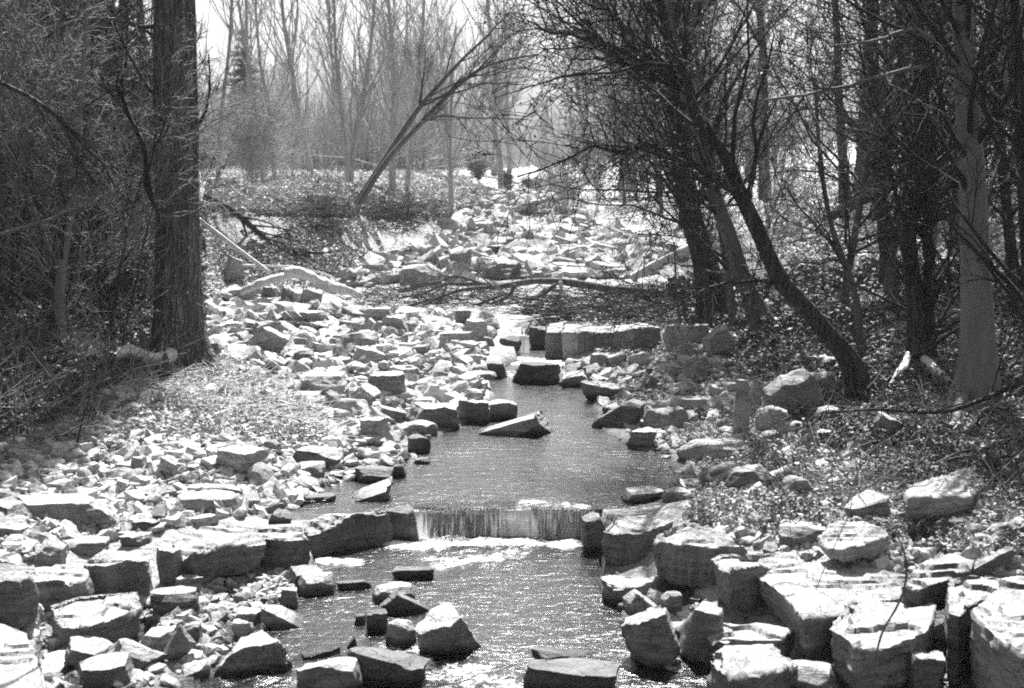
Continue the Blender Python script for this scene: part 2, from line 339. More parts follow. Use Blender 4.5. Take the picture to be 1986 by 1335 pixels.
# ------------------------------------------------------------------ water
def water_mat(name, foam_pts, scale, strength, flow):
    m = N(name); co = m.coord((1, flow, 1))
    nA = m.noise(co, 3.2 * scale, 4, .6, .8); nB = m.noise(co, 11. * scale, 4, .65, .6); nC = m.noise(co, 30 * scale, 2, .5)
    h = m.math('ADD', nA, m.math('ADD', m.math('MULTIPLY', nB, .4), m.math('MULTIPLY', nC, .14)))
    bmp = m.n('Bump', {'Height': h, 'Strength': strength, 'Distance': .05}).outputs[0]
    fr = m.n('Fresnel', {'IOR': 1.33, 'Normal': bmp}).outputs[0]
    fr = m.math('ADD', m.math('MULTIPLY', fr, 1.15), .03, clamp=True)
    gl = m.n('BsdfGlossy', {'Color': (1, 1, 1, 1), 'Roughness': .15, 'Normal': bmp}).outputs[0]
    tr = m.n('BsdfTransparent', {'Color': (.50, .50, .50, 1)}).outputs[0]
    ms = m.n('MixShader', {0: fr, 1: tr, 2: gl}).outputs[0]
    fa = m.n('SeparateColor', {0: m.n('Attribute', attribute_name='foam').outputs[0]}).outputs[0]
    fn = m.noise(m.coord((1, .8, 1)), 17, 6, .75, 1.); fn = m.math('ADD', fn, m.math('MULTIPLY', fa, .75))
    fm = m.ramp(fn, (.78, 0), (.98, 1))
    df = m.n('BsdfDiffuse', {'Color': (.85, .85, .85, 1), 'Normal': bmp}).outputs[0]
    o = m.n('MixShader', {0: fm, 1: ms, 2: df}).outputs[0]; m.t.links.new(o, m.out.inputs[0]); return m.m
def water(name, P, z, mat, foam, step=.045):
    x0, y0 = P.min(0) ; x1, y1 = P.max(0)
    xs = np.arange(x0, x1 + step, step); ys = np.arange(y0, y1 + step, step); X, Y = np.meshgrid(xs, ys)
    d = sdist(P, X.ravel(), Y.ravel()); fo = np.zeros(X.size); lift = np.zeros(X.size)
    for (a, b, rad, amt) in foam:
        a, b = np.array(a), np.array(b); e = b - a; t = np.clip(((X.ravel() - a[0]) * e[0] + (Y.ravel() - a[1]) * e[1]) / (e @ e + 1e-9), 0, 1)
        q = np.hypot(X.ravel() - a[0] - t * e[0], (Y.ravel() - a[1] - t * e[1]) * .75)
        fo = np.maximum(fo, amt * np.clip(1 - q / rad, 0, 1)); lift += .02 * np.exp(-(q / rad) ** 2 * 3)
    Zs = np.full(X.size, z) + lift * n2(X.ravel(), Y.ravel(), 9, 2, 3) + n2(X.ravel(), Y.ravel() * .7, 2.2, 2, 8) * .006
    ok = d > -.02
    I = np.arange(X.size).reshape(X.shape); F = np.stack([I[:-1, :-1], I[:-1, 1:], I[1:, 1:], I[1:, :-1]], -1).reshape(-1, 4)
    F = F[ok[F].all(1)]
    used = np.unique(F); mp = np.zeros(X.size, int); mp[used] = np.arange(len(used))
    o = mesh(name, np.stack([X.ravel(), Y.ravel(), Zs], -1)[used], mp[F], mat)
    ca = o.data.color_attributes.new('foam', 'FLOAT_COLOR', 'POINT'); v = fo[used]
    ca.data.foreach_set('color', np.stack([v, v, v, np.ones_like(v)], -1).astype(np.float32).ravel())
    return tag(o, kind='structure')
def A2(px, py, z=Z0): return atz(px, py, z)[:2]
W0 = water_mat('lower pool water', None, 1.5, .31, 1.8); W1 = water_mat('upper pool water', None, 1.4, .30, 2.6)
water('water', LOW, Z0, W0, [(A2(775, 1052), A2(845, 1052), .28, .8), (A2(850, 1050), A2(1110, 1056), .22, .62), (A2(620, 1086), A2(700, 1090), .14, .6),
      (A2(860, 1090), A2(1000, 1075), .3, .5), (A2(760, 1270), A2(1000, 1330), .35, .45), (A2(420, 1320), A2(560, 1300), .3, .3)])
water('water', UPW, Z1, W1, [(A2(1010, 700, Z1), A2(1070, 705, Z1), .5, 1.), (A2(1000, 725, Z1), A2(1090, 720, Z1), .4, .5), (A2(1020, 975, Z1), A2(1140, 985, Z1), .16, .6)])

# the sheet of water spilling over each weir
def fall_mat():
    m = N('falling water'); u = m.n('Attribute', attribute_name='fall'); sp = m.n('SeparateColor', {0: u.outputs[0]})
    s_ = m.n('CombineXYZ', {0: m.math('MULTIPLY', sp.outputs[0], 60.), 1: m.math('MULTIPLY', sp.outputs[1], 1.6)}).outputs[0]
    st_ = m.n('TexNoise', {'Vector': s_, 'Scale': 1., 'Detail': 4., 'Roughness': .6, 'Distortion': .4}).outputs[0]
    thick = sp.outputs[2]
    v = m.math('ADD', st_, m.math('MULTIPLY', thick, .6)); ft = m.n('MapRange', {0: sp.outputs[1], 1: .24, 2: .42, 3: -.4, 4: .02}); v = m.math('ADD', v, ft.outputs[0])
    wmask = m.ramp(v, (.50, 0), (.74, .95))
    gl = m.n('BsdfGlossy', {'Roughness': .12, 'Normal': m.n('Bump', {'Height': st_, 'Strength': .9, 'Distance': .05}).outputs[0]}).outputs[0]
    tr = m.n('BsdfTransparent', {'Color': (.88, .88, .88, 1)}).outputs[0]
    a = m.n('MixShader', {0: .22, 1: tr, 2: gl}).outputs[0]
    df = m.n('MixShader', {0: .35, 1: m.n('BsdfDiffuse', {'Color': (.85, .85, .85, 1)}).outputs[0], 2: m.n('BsdfTranslucent', {'Color': (.9, .9, .9, 1)}).outputs[0]}).outputs[0]
    m.t.links.new(m.n('MixShader', {0: wmask, 1: a, 2: df}).outputs[0], m.out.inputs[0]); return m.m
FALL = fall_mat()
def waterfall(x0, x1, y, zt, zb, thick, label, seed, back=.22, nx=160):
    r = rs(seed); nv = 26; V = []; A = []
    for j in range(nv):
        t = j / (nv - 1)
        for i in range(nx + 1):
            u = i / nx; x = x0 + (x1 - x0) * u
            if t < .3: s = t / .3; dy = back * (1 - s); z = zt + .004
            else:
                s = (t - .3) / .7; dy = -.10 * s ** .7; z = zt - (zt - zb) * s ** 1.5 + .004
            V.append((x, dy, z)); A.append((u * (x1 - x0), t, np.interp(u, [a for a, b in thick], [b for a, b in thick])))
    V = np.array(V); A = np.array(A)
    dd = fbm(np.stack([V[:, 0] * 7, V[:, 2] * .8, V[:, 1] * 0 + seed], -1), 3, seed) * .02
    V[:, 1] += y + .05 * np.sin((V[:, 0] - x0) / (x1 - x0) * 3.1) + dd * (A[:, 1] > .25); V[:, 2] += np.where(A[:, 1] < .4, n2(V[:, 0], V[:, 1], 7, 2, seed) * .008, 0)
    I = np.arange(nv * (nx + 1)).reshape(nv, nx + 1); F = np.stack([I[:-1, :-1], I[:-1, 1:], I[1:, 1:], I[1:, :-1]], -1).reshape(-1, 4)
    o = mesh('waterfall', V, F, FALL)
    ca = o.data.color_attributes.new('fall', 'FLOAT_COLOR', 'POINT'); ca.data.foreach_set('color', np.c_[A, np.ones(len(A))].astype(np.float32).ravel())
    return tag(o, label, 'waterfall')
a, b = atz(778, 984, Z1), atz(1152, 984, Z1)
waterfall(a[0], b[0], a[1] - .11, Z1 + .005, -.03, [(0, .2), (.06, .5), (.11, .3), (.16, -.05), (.42, -.02), (.5, .1), (.55, .3), (.64, .55), (.7, .1), (.8, .12), (.9, -.02), (1, .05)],
          'thin sheet of water spilling over the near stone weir into the lower pool', 3)
c, d = at(990, 652, 20.1), at(1026, 652, 20.1)
waterfall(c[0], d[0], 20.1, c[2], Z1 - .02, [(0, .7), (.5, .8), (1, .5)], 'small white cascade beside the dark end of the upper stone wall', 4, .9, 40)

# ------------------------------------------------------------------ rocks
def cube_grid(n):
    t = np.linspace(-1, 1, n + 1); P = []; F = []; key = {}
    def vid(p):
        k = tuple(np.round(p, 5)); 
        if k not in key: key[k] = len(P); P.append(p)
        return key[k]
    for ax in range(3):
        for sg in (-1, 1):
            ids = np.zeros((n + 1, n + 1), int)
            for i in range(n + 1):
                for j in range(n + 1):
                    p = np.zeros(3); p[ax] = sg; p[(ax + 1) % 3] = t[i]; p[(ax + 2) % 3] = t[j]; ids[i, j] = vid(p)
            q = np.stack([ids[:-1, :-1], ids[1:, :-1], ids[1:, 1:], ids[:-1, 1:]], -1).reshape(-1, 4)
            F.append(q if sg > 0 else q[:, ::-1])
    return np.array(P), np.concatenate(F)
CG = {n: cube_grid(n) for n in (3, 5, 9, 14, 22)}
def rock_shape(kind, seed, n=14, dims=(1, 1, 1)):
    r = rs(seed); P, F = CG[n]; P = P.copy(); dims = np.array(dims, float)
    sph = dict(B=.04, S=.06, R=.6, W=.08, U=.05, F=.12)[kind]
    L = np.linalg.norm(P, axis=1)[:, None]; P = P * (1 - sph) + P / L * 1.15 * sph
    if kind in 'BSUFW':
        P[:, 0] *= 1 + .16 * r.randn() * P[:, 1]; P[:, 1] *= 1 + .12 * r.randn() * P[:, 0]
        P[:, 0] += .16 * r.randn() * P[:, 2]; P[:, 1] += .1 * r.randn() * P[:, 2]
    if kind == 'W': P[:, 2] = -1 + (P[:, 2] + 1) * (.62 + .38 * P[:, 0] * (1 if r.rand() < .5 else -1))
    for c in range(dict(B=9, S=10, R=11, W=10, U=9, F=10)[kind]):
        nn = r.randn(3)
        if kind in 'BSU': nn[2] *= .35
        if kind in 'SF' and c < 5: nn[2] *= .3
        nn /= np.linalg.norm(nn); sup = (P @ nn).max(); off = sup * r.uniform(*((.6, .92) if kind != 'R' else (.75, .95)))
        dd = P @ nn - off; k = dd > 0; P[k] -= dd[k, None] * nn
    s = dims / dims.max(); Q = P * s * 2.2 + seed * 3.7
    P += .06 * fbm(Q * .9, 2, seed)[:, None] * P + .035 * np.stack([vn(Q * 2.2, seed + k) for k in (1, 2, 3)], -1)
    stra = vn(np.stack([Q[:, 0] * .7, Q[:, 1] * .7, Q[:, 2] * 9], -1), seed + 9); P[:, :2] *= 1 + (.035 if kind != 'R' else .01) * stra[:, None]
    stp = np.floor(2.2 * vn(Q * np.array([.8, .8, .3]), seed + 21)) * .05
    if kind in 'BS': P[:, 2] += np.where(P[:, 2] > .4, stp, 0)
    return P, F
def rotm(rx, ry, rz):
    return np.array(mathutils.Euler((rx, ry, rz)).to_matrix())
HERO = []      # footprints
def hero(x0, y0, x1, y1, kind, mat, label, name='boulder', zb=None, yaw=None, tilt=0., pitch=0., dep=.8, sink=.05, cat=None, seed=None, roll=0):
    seed = seed or int(x0 * 7 + y0 * 13 + x1) % 9973; r = rs(seed)
    xc = (x0 + x1) / 2
    p = atz(xc, y1, zb) if zb is not None else hit(xc, min(y1, 1500))
    d = p[1]; W = (x1 - x0) * d / PXF; H = (y1 - y0) * d / PXF
    sn = math.sin(math.atan(max((y0 + y1) / 2 - HOR, 8) / PXF)); L = min(dep * W, .72 * H / sn)
    h = max((H - L * sn), .2 * min(W, L)); h = h * 1.05
    yaw = R(r.uniform(-22, 22)) if yaw is None else R(yaw)
    n = 22 if W * PXF / d > 95 else (14 if W * PXF / d > 40 else 9)
    P, F = rock_shape(kind, seed, n, (W, L, h + sink))
    P = P * np.array([W / 2, L / 2, (h + sink) / 2])
    P = P @ rotm(R(pitch), R(tilt), yaw).T
    z0 = p[2] - sink
    cx, cy = p[0], d + L / 2
    for it in range(4):
        P[:, 2] += -P[:, 2].min()
        Q = P + np.array([cx, cy, z0]); vis = Q[:, 2] > p[2] - .02
        if vis.sum() < 4: break
        u, v = proj(Q[vis]); wpx = u.max() - u.min()
        P[:, 0] *= (x1 - x0) / wpx; cx += (xc - (u.max() + u.min()) / 2) * d / PXF
        err = (v.min() - y0) * cy / PXF; zt = P[:, 2].max()
        if roll or tilt or pitch: pass
        P[:, 2] *= np.clip((zt + err) / zt, .4, 2.2)
        u, v = proj(P + np.array([cx, cy, z0])); 
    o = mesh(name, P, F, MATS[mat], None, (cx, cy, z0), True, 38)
    tag(o, label, cat or ('boulder' if name == 'boulder' else 'stone')); HERO.append((cx, cy, W / 2, L / 2)); return o

def block(poly_, zt, zb, mat, label, seed, name='boulder', shrink=.9, vox=.016, groove=0., lean=(0, 0), amp=1.):
    """a quarried or split block: its top outline at its own height, sides running down to its base"""
    r = rs(seed); T_ = np.array([atz(*map(float, e.split()), zt) for e in poly_.split('|')]); n = len(T_)
    c = T_.mean(0); o = np.array([c[0], c[1], zb]); A = T_ - o; A[:, 2] += r.randn(n) * .022
    Bm = A.copy(); Bm[:, :2] = A[:, :2] * (shrink + r.randn(n, 1) * .05) + np.array(lean); Bm[:, 2] = 0
    Md = (A + Bm) / 2; Md[:, :2] *= 1 + .03 * r.randn(n, 1) + .03
    V = np.vstack([A, Md, Bm, [[A[:, 0].mean(), A[:, 1].mean(), zt - zb + .01], [Bm[:, 0].mean(), Bm[:, 1].mean(), 0]]]); F = []
    for i in range(n):
        j = (i + 1) % n
        for q in (0, n): F += [(q + i, q + n + i, q + n + j), (q + i, q + n + j, q + j)]
        F += [(3 * n, i, j), (3 * n + 1, 2 * n + j, 2 * n + i)]
    ob = mesh('tmp', V, np.array(F), None); md = ob.modifiers.new('r', 'REMESH'); md.mode = 'VOXEL'; md.voxel_size = vox
    dg = bpy.context.evaluated_depsgraph_get(); me = bpy.data.meshes.new_from_object(ob.evaluated_get(dg)); bpy.data.objects.remove(ob)
    P = np.zeros(len(me.vertices) * 3, np.float32); me.vertices.foreach_get('co', P); P = P.reshape(-1, 3).astype(float)
    N_ = np.zeros(len(me.vertices) * 3, np.float32); me.vertices.foreach_get('normal', N_); N_ = N_.reshape(-1, 3)
    s = fbm(P * 3.5 + seed, 3, seed) * .018 + fbm(P * np.array([3, 3, 26]) + seed, 3, seed + 3) * .010 * (1 - groove) + fbm(P * 14 + seed, 3, seed + 5) * .006
    if groove: s += groove * fbm(P * np.array([34, 34, 2.]) + seed, 2, seed + 7) * .012
    chip = vn(P * 5 + seed, seed + 8); s -= .03 * np.clip(chip - .35, 0, 1) * (np.abs(N_).max(1) < .9)
    st_ = np.clip(N_[:, 2], 0, 1); lay = np.floor((fbm(P * np.array([2.2, 4., 1]) + seed, 2, seed + 11)) * 2.5) * .02; s = s * (1 - .45 * st_) + lay * st_
    P += N_ * (s * amp)[:, None]; me.vertices.foreach_set('co', P.astype(np.float32).ravel()); me.polygons.foreach_set('use_smooth', np.ones(len(me.polygons), bool)); me.update()
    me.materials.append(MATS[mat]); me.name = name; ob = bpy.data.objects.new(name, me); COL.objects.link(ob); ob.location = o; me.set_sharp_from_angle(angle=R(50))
    HERO.append((c[0], c[1], np.ptp(A[:, 0]) / 2, np.ptp(A[:, 1]) / 2)); return tag(ob, label, 'boulder')

ROCKS = """
# x0 y0 x1 y1 kind mat opts | label
303 1062 362 1146 U m zb=.06 dep=.8 yaw=5 | narrow upright weir stone with a cracked grey face beside the large pale-topped block
748 978 812 1048 B A zb=0 dep=.8 yaw=6 sink=.1 | black wet weir block just left of the falling water
-20 1108 78 1216 R m zb=.15 | rounded grey boulder cut by the left edge below the weir arm
123 1232 228 1286 S d zb=.06 tilt=12 | dark thin slab dipping to the right near the bottom left corner
150 1264 272 1345 B d zb=.02 dep=.9 yaw=15 | dark block with a lit rim at the bottom edge, left of the oval slab
220 1238 330 1308 S m zb=.02 tilt=20 pitch=-18 | oval slab leaning on its edge near the bottom left
266 1212 342 1262 B p zb=.06 | small block with a bright flat top behind the oval slab
318 1210 380 1288 S m zb=.03 tilt=48 dep=.5 | narrow plank-like stone sliding down to the right beside the water
350 1206 394 1248 R d zb=.05 | small rounded dark stone at the end of the plank-like stone
412 1222 574 1308 S a zb=0 dep=.45 yaw=22 sink=.1 tilt=-8 | long lit-topped block lying in shallow water near the bottom left
505 1172 594 1220 W a zb=0 sink=.08 | white-topped wedge stone with a black underside at the lower pool's left edge
578 1106 652 1156 R a zb=0 sink=.08 | pale rounded stone standing in the lower pool's left edge near the weir
290 1136 388 1192 F d zb=.07 | flat dark plate of stone lying among pebbles below the weir arm
338 1112 394 1146 S m zb=.08 | small flat grey stone against the foot of the large pale-topped block
528 1078 598 1114 W d zb=.02 | dark wedge stone under the sloping end of the weir arm
542 1138 580 1174 B m zb=.01 | little square grey stone in the shallows near the lower pool's left edge
452 1176 510 1202 F p zb=.03 | small pale flat stone lying on dark pebbles by the lower pool
448 1200 492 1230 R p zb=.03 | small pale round stone with a dark underside on the pebbles
30 956 228 1016 S m dep=.5 yaw=-14 tilt=-4 | long ledge with a black undercut face on the left gravel bar
-14 968 64 1018 B m | grey block cut by the left edge beside the long black-faced ledge
-12 1012 66 1052 S m | low dark-faced slab at the left edge under the grey block
62 1040 132 1104 B p tilt=24 | pale tilted boulder standing just above the leftmost weir block
114 1038 214 1086 F m | flat grey plate of rock behind the second weir block
255 1004 316 1036 B d | dark little block midway between ledge and weir arm
230 1030 302 1062 B m | small squared stone with shaded face right behind the weir arm
362 938 476 968 S m yaw=4 dep=.4 | long thin grey slab lying level on the left gravel bar
338 950 468 998 R m dep=.6 | low rounded boulder in front of the long thin slab
518 986 568 1024 B B zb=.2 | dark wet stone at the still corner behind the left weir arm
588 955 652 976 F B zb=.205 dep=.6 | low dark stone barely clear of the upper pool's left shallows
420 864 520 920 B p yaw=-20 | large pale boulder with dark right flank on the left gravel bar
298 882 345 934 U p tilt=18 | bright tilted stone standing on the left gravel bar
568 864 668 912 R d | dark rounded boulder at the upper pool's left shore
572 894 632 922 F m | pale-topped flat stone under the dark rounded shore boulder
252 884 288 922 U m | small upright grey stone in the middle of the left gravel bar
480 632 562 694 S p tilt=38 pitch=10 dep=.5 | long pale slab propped diagonally in the left rock field
442 558 502 600 B p | blocky pale boulder just right of the big trunk, left of its row
506 554 546 590 B m | shaded cube-like boulder in the row under the bleached log
541 556 584 596 W m | wedge-shaped boulder in the row under the bleached log
572 560 626 602 B m tilt=15 | gabled boulder at the right end of the row under the bleached log
568 602 630 638 B p | block with a black right side behind the diagonal slab
534 648 574 676 R p | small pale rounded stone right of the diagonal slab's foot
558 652 602 680 R p | whitish egg-shaped stone near the diagonal slab
569 674 610 708 R d | dark stump-like boulder below the egg-shaped stone
578 718 680 778 B p dep=.8 | wide pale boulder with a deep black hollow under its right side
629 762 660 800 R m | grey rounded stone in the hollow below the wide pale boulder
656 772 694 806 R p | pale rounded stone beside the grey one at the hollow's edge
430 494 478 552 U p tilt=22 | tall white slab leaning beside the big trunk
706 594 762 640 B p | pale boulder with a black face below the fallen tree's twigs
740 612 794 648 B p yaw=-10 | bright squared boulder touching the black-faced one
666 640 736 680 R m | domed grey boulder in the middle of the left rock field
680 670 748 716 S p tilt=22 | pale oblong boulder lying diagonally below the domed one
712 718 790 774 B m | broad grey-sided boulder above the shore blocks
676 742 738 790 S p tilt=34 | smooth white oblong boulder pointing down to the right
784 780 892 832 B b zb=.22 dep=.7 yaw=14 | dark-faced shore block with a bright top at the upper pool
886 776 952 822 B b zb=.21 dep=.7 | even grey shore block joined to the dark-faced one
932 774 1004 812 R b zb=.22 | rounded boulder with a dark left side behind the pool island stone
926 796 1072 848 W b zb=.205 dep=.6 yaw=-8 sink=.08 seed=12 | long whitish stone lying in the middle of the upper pool
992 700 1088 744 B B zb=.205 dep=.6 sink=.08 | dark hollowed boulder standing in the narrow upper stream
1024 718 1086 744 R B zb=.205 dep=.4 | smooth log-shaped dark stone in front of the hollowed boulder
967 650 1012 684 R B zb=.24 | dark wet boulder left of the upper cascade
942 700 984 732 B B zb=.22 | black-sided stone at the stream's narrow left bend
1142 772 1252 834 W B zb=.205 tilt=-12 dep=.6 | black-flanked boulder leaning over the upper pool's right shore
1247 788 1336 844 R m | speckled dome of rock right of the black-flanked boulder
1214 828 1276 868 B b zb=.22 | squarish pair-split stone at the right waterline
1126 734 1210 778 W b zb=.22 tilt=-14 | sloping grey boulder on the stream's right shore
1084 716 1146 750 S b zb=.21 tilt=-16 | slanting streaked slab beside the hollowed boulder
697 808 754 856 B p | pale upright-faced boulder left of the upper pool
763 814 850 850 R b zb=.22 | low pale boulder lying along the upper pool's left shore
790 842 836 880 R B zb=.205 | round dark stone at the corner of the upper pool
800 886 836 902 F B zb=.205 | flat black stone just clear of the upper pool's surface
1074 672 1114 696 R p | small white stone at the foot of the upper wall's left end
1142 684 1180 714 B p | pale pointed stone below the middle of the upper wall
1174 684 1218 710 S p tilt=-14 | pale slanted stone below the upper wall, right of the pointed one
1216 682 1266 714 S p tilt=-20 | pale slab leaning under the right end of the upper wall
896 618 948 658 B p | tall pale boulder left of the upper cascade
850 642 916 676 S p | pale slab with a dark front left of the upper cascade
882 600 914 634 U m | pointed grey stone behind the slab
1024 632 1066 676 B B zb=.22 sink=.1 | black wet end block of the upper wall beside the cascade
775 512 860 556 R p dep=.8 | big white dome of rock behind the fallen tree's tips
908 504 1016 544 W m | wide grey peaked boulder behind the fallen tree
980 458 1028 482 W m | grey hump of rock far up the stony channel
1082 474 1114 492 B d | dark block on the right side of the far channel
944 475 980 496 B d | dark-faced stone left of the far grey hump
735 500 790 526 W d | dark tent-shaped stone below the eroded bank
688 903 764 938 B B zb=.205 dep=.7 | dark flat-topped block in the upper pool's left shallows
666 923 762 974 W b zb=.205 sink=.08 | stone with a bright hump in the upper pool just above the weir
760 900 788 928 R B zb=.205 | little dark stone at the right of the flat-topped block
722 1128 806 1170 R a zb=0 sink=.08 | bright rounded stone in the lower pool
733 1146 848 1190 W A zb=0 sink=.08 dep=.4 tilt=10 | dark smooth wedge leaning on the bright rounded stone in the lower pool
803 1168 936 1274 B a zb=0 sink=.1 dep=.75 yaw=32 tilt=-14 seed=77 | largest pale angular boulder standing in the lower pool
748 1200 808 1254 R a zb=0 sink=.08 | dark rounded stone touching the largest pale boulder's left
710 1180 752 1228 B A zb=0 sink=.06 | small black pointed stone in the lower pool, upper of two
686 1190 710 1212 F A zb=0 | tiny black stone left of the pointed one
668 1232 694 1258 W A zb=0 | tiny black triangular stone near the bottom of the lower pool
668 1254 834 1330 S A zb=0 sink=.1 dep=.5 yaw=-14 tilt=10 | broad dark streaked slab with water sliding past, bottom centre-left
574 1274 704 1350 R a zb=0 sink=.1 | low grey boulder washed by water at the bottom edge
584 1252 662 1280 F A zb=0 | flat black stone above the washed grey boulder
760 1098 842 1124 F A zb=0 dep=.5 | flat dark stone awash in the middle of the lower pool
650 1124 724 1144 F A zb=0 dep=.4 | thin black stone awash near the lower pool's left side
1030 1254 1158 1284 F A zb=0 dep=.35 | long flat black stone awash near the bottom edge
1010 1276 1204 1352 S A zb=-.02 sink=.1 dep=.5 | broad wet stone sill under moving water at the bottom edge
1126 992 1184 1070 B a zb=0 sink=.08 tilt=-10 | slanting striped block where the waterfall meets the right weir arm
1206 1142 1290 1200 W a zb=0 | sloping grey stone under the overhanging flat slab
1280 1146 1324 1180 R m zb=.05 | small pale stone wedged under the biggest weir block
1202 1176 1322 1296 B a zb=0 sink=.08 tilt=-28 yaw=-16 | big tilted boulder with a white upper face at the lower pool's right shore
1316 1166 1404 1276 U m zb=.03 tilt=10 | upright pale boulder with a rough lit face, right of the big tilted one
1512 1280 1624 1352 R m zb=0 | rounded pale-topped block at the bottom edge under the big slabs
1756 1260 1834 1350 B d zb=0 | small dark stone with mottled top at the bottom edge, far right
1635 950 1726 1014 B p tilt=-18 yaw=20 | white tilted block with a black right side on the right bank
1508 1008 1608 1064 R m | grey rounded boulder beside the broad white flat slab
1842 1058 1968 1130 W m tilt=-14 | pitched grey slab rising to the right at the right edge
1886 950 1940 980 B p | small pale block right of the long level slab
1836 1002 1888 1036 B p | small pale squared stone on the right bank litter
1514 922 1580 970 R m | pale stone with a round dark front beside the rotten plank
1356 894 1450 970 R B zb=.22 tilt=-30 | dark smooth boulder leaning at the upper pool's right shore
1406 900 1498 954 R d tilt=-12 | dark brown rounded boulder resting on the leaning one
1284 944 1354 982 R b zb=.21 | pale rounded stone at the waterline right of the weir pool
1204 942 1290 974 F b zb=.205 | flat pale stone at the waterline above the right weir block
1312 850 1456 902 R p dep=.5 | long lumpy white boulder on the right shore
1534 720 1622 790 S p tilt=-32 pitch=38 dep=.4 | smooth white disc-like slab leaning below the leaning tree
1478 714 1600 812 R m tilt=-30 dep=.5 | large shaded boulder behind the white disc-like slab
1420 736 1456 846 U p dep=.35 tilt=4 yaw=5 | tall narrow standing stone on the right bank, left of its pair
1450 736 1480 812 U p dep=.35 tilt=14 | tall narrow standing stone leaning right, right of its pair
1692 798 1780 858 W m dep=.6 | dark-sided peaked slab below the beech tree
1558 688 1610 714 S p | flat white stone at the foot of the leaning tree
1590 692 1632 724 R d | shaded stone touching the leaning tree's foot
1826 596 1872 634 B p | white block half hidden left of the beech trunk
1284 628 1378 678 S p dep=.4 | long pale slab right of the upper wall
1360 630 1428 702 R p tilt=-24 | bright sloping boulder on the bank right of the upper wall
1326 688 1378 736 R p | plump pale boulder below the bright sloping one
1580 786 1632 828 R p | pale rounded stone below the disc-like slab
1578 832 1620 870 B p | pale angular stone sitting in the right bank litter
1516 816 1564 848 R p | small pale stone on the slope right of the standing pair
1590 752 1632 792 B p tilt=-20 | pale tilted block right of the disc-like slab
1464 786 1530 842 R p | broad pale boulder at the foot of the shaded boulder
1390 556 1444 582 F m | flat grey stone high on the right bank
1286 768 1414 796 F p dep=.4 | long low pale ledge above the domed rock
806 990 902 1036 B A zb=0 dep=.3 sink=.15 yaw=3 | black wet weir stone under the left part of the falling water
896 991 968 1036 B A zb=0 dep=.35 sink=.15 yaw=-3 | black wet weir stone under the middle of the falling water
962 986 1044 1037 R A zb=0 dep=.35 sink=.15 | round-lipped wet weir stone under the brightest part of the fall
1036 984 1098 1038 R A zb=0 dep=.35 sink=.15 | rounded black stone under the right part of the falling water
1092 986 1150 1040 R A zb=0 dep=.35 sink=.15 | rounded black stone at the right end of the falling water
"""
for line in ROCKS.strip().split('\n'):
    if line.startswith('#') or not line.strip(): continue
    spec, label = line.split('|'); f = spec.split(); kw = {}
    for e in f[6:]:
        k, v = e.split('='); kw[k] = int(v) if k == 'seed' else float(v)
    big = float(f[2]) - float(f[0]) > 60
    hero(*map(float, f[:4]), f[4], f[5], label.strip(), name='boulder' if big else 'stone', **kw)
block('28 1116|50 1102|100 1094|160 1088|180 1112|170 1122|135 1130|112 1121|45 1130', 0.3, 0.04, 'm', "squared weir block with a dark face, leftmost in the near weir's left arm", 11, shrink=.93)
block('162 1094|200 1080|262 1067|292 1080|288 1094|250 1088|205 1100', 0.285, 0.04, 'm', 'squared weir block with a fine-grained dark face and rounded right shoulder', 18, shrink=.95)
block('338 1050|390 1036|455 1030|512 1036|516 1048|470 1054|416 1064|372 1082|350 1074', 0.29, 0.06, 'm', 'large weir block with a blank pale top and cracked overhanging dark face', 25, shrink=.82)
block('490 1030|520 1025|588 1032|600 1044|560 1048|512 1044', 0.27, 0, 'd', 'dark weir block with a sloping right end touching the lower pool', 32, shrink=1.0)
block('583 1018|640 1004|700 992|752 986|757 998|690 1008|600 1028', 0.215, -0.08, 'd', 'weir block with a pale cracked patch on its dark wet face', 39, shrink=.97)
block('96 1176|150 1158|266 1149|278 1168|246 1186|205 1204|168 1216|112 1208', 0.2, 0.02, 'm', 'broad pale-topped slab with a rough front edge below the left weir blocks', 46, shrink=.9)
block('1168 1030|1192 1004|1212 996|1292 996|1314 1012|1296 1026|1240 1030|1195 1036', 0.275, -0.06, 'a', 'stepped dark-faced weir block with a bright top, right of the waterfall', 53, shrink=.97)
block('1268 1042|1276 1024|1330 1015|1398 1018|1450 1052|1440 1064|1372 1062|1340 1056|1300 1050', 0.33, 0.03, 'm', 'biggest weir block with a vertically grooved dark face and white top', 60, shrink=.95,groove=1.3)
block('1162 1122|1190 1112|1262 1112|1280 1124|1240 1136|1190 1138', 0.14, -0.06, 'a', 'flat slab overhanging the lower pool below the stepped weir block', 67, shrink=.8)
block('1380 1084|1396 1070|1470 1066|1548 1070|1562 1088|1500 1094|1468 1108|1408 1118', 0.33, 0.06, 'm', 'wedge-ended weir block mottled white and black', 74, shrink=.86)
block('1468 1106|1505 1090|1620 1088|1758 1106|1770 1130|1756 1150|1690 1160|1626 1180|1556 1204|1518 1160', 0.33, 0.04, 'm', 'very large flat-topped slab with a black sloping end, right weir arm', 81, shrink=.86,lean=(.04,.05))
block('1612 1216|1640 1180|1700 1162|1800 1154|1818 1180|1800 1230|1730 1246|1655 1258', 0.3, 0.02, 'm', 'thick log-like boulder with a round grey end face, bottom right', 88, shrink=.9,amp=1.4)
block('1752 1128|1790 1100|1840 1086|1888 1092|1880 1116|1830 1128|1785 1140', 0.42, 0.24, 'd', 'long rounded boulder with a dark underside behind the log-like one', 95, shrink=.9,amp=1.4)
block('1842 1130|1868 1118|1990 1124|2040 1150|1990 1172|1890 1172|1862 1190|1836 1180', 0.42, -0.02, 'd', 'dark massive boulder with lit shelf, below the right edge', 102, shrink=.95,amp=1.5)
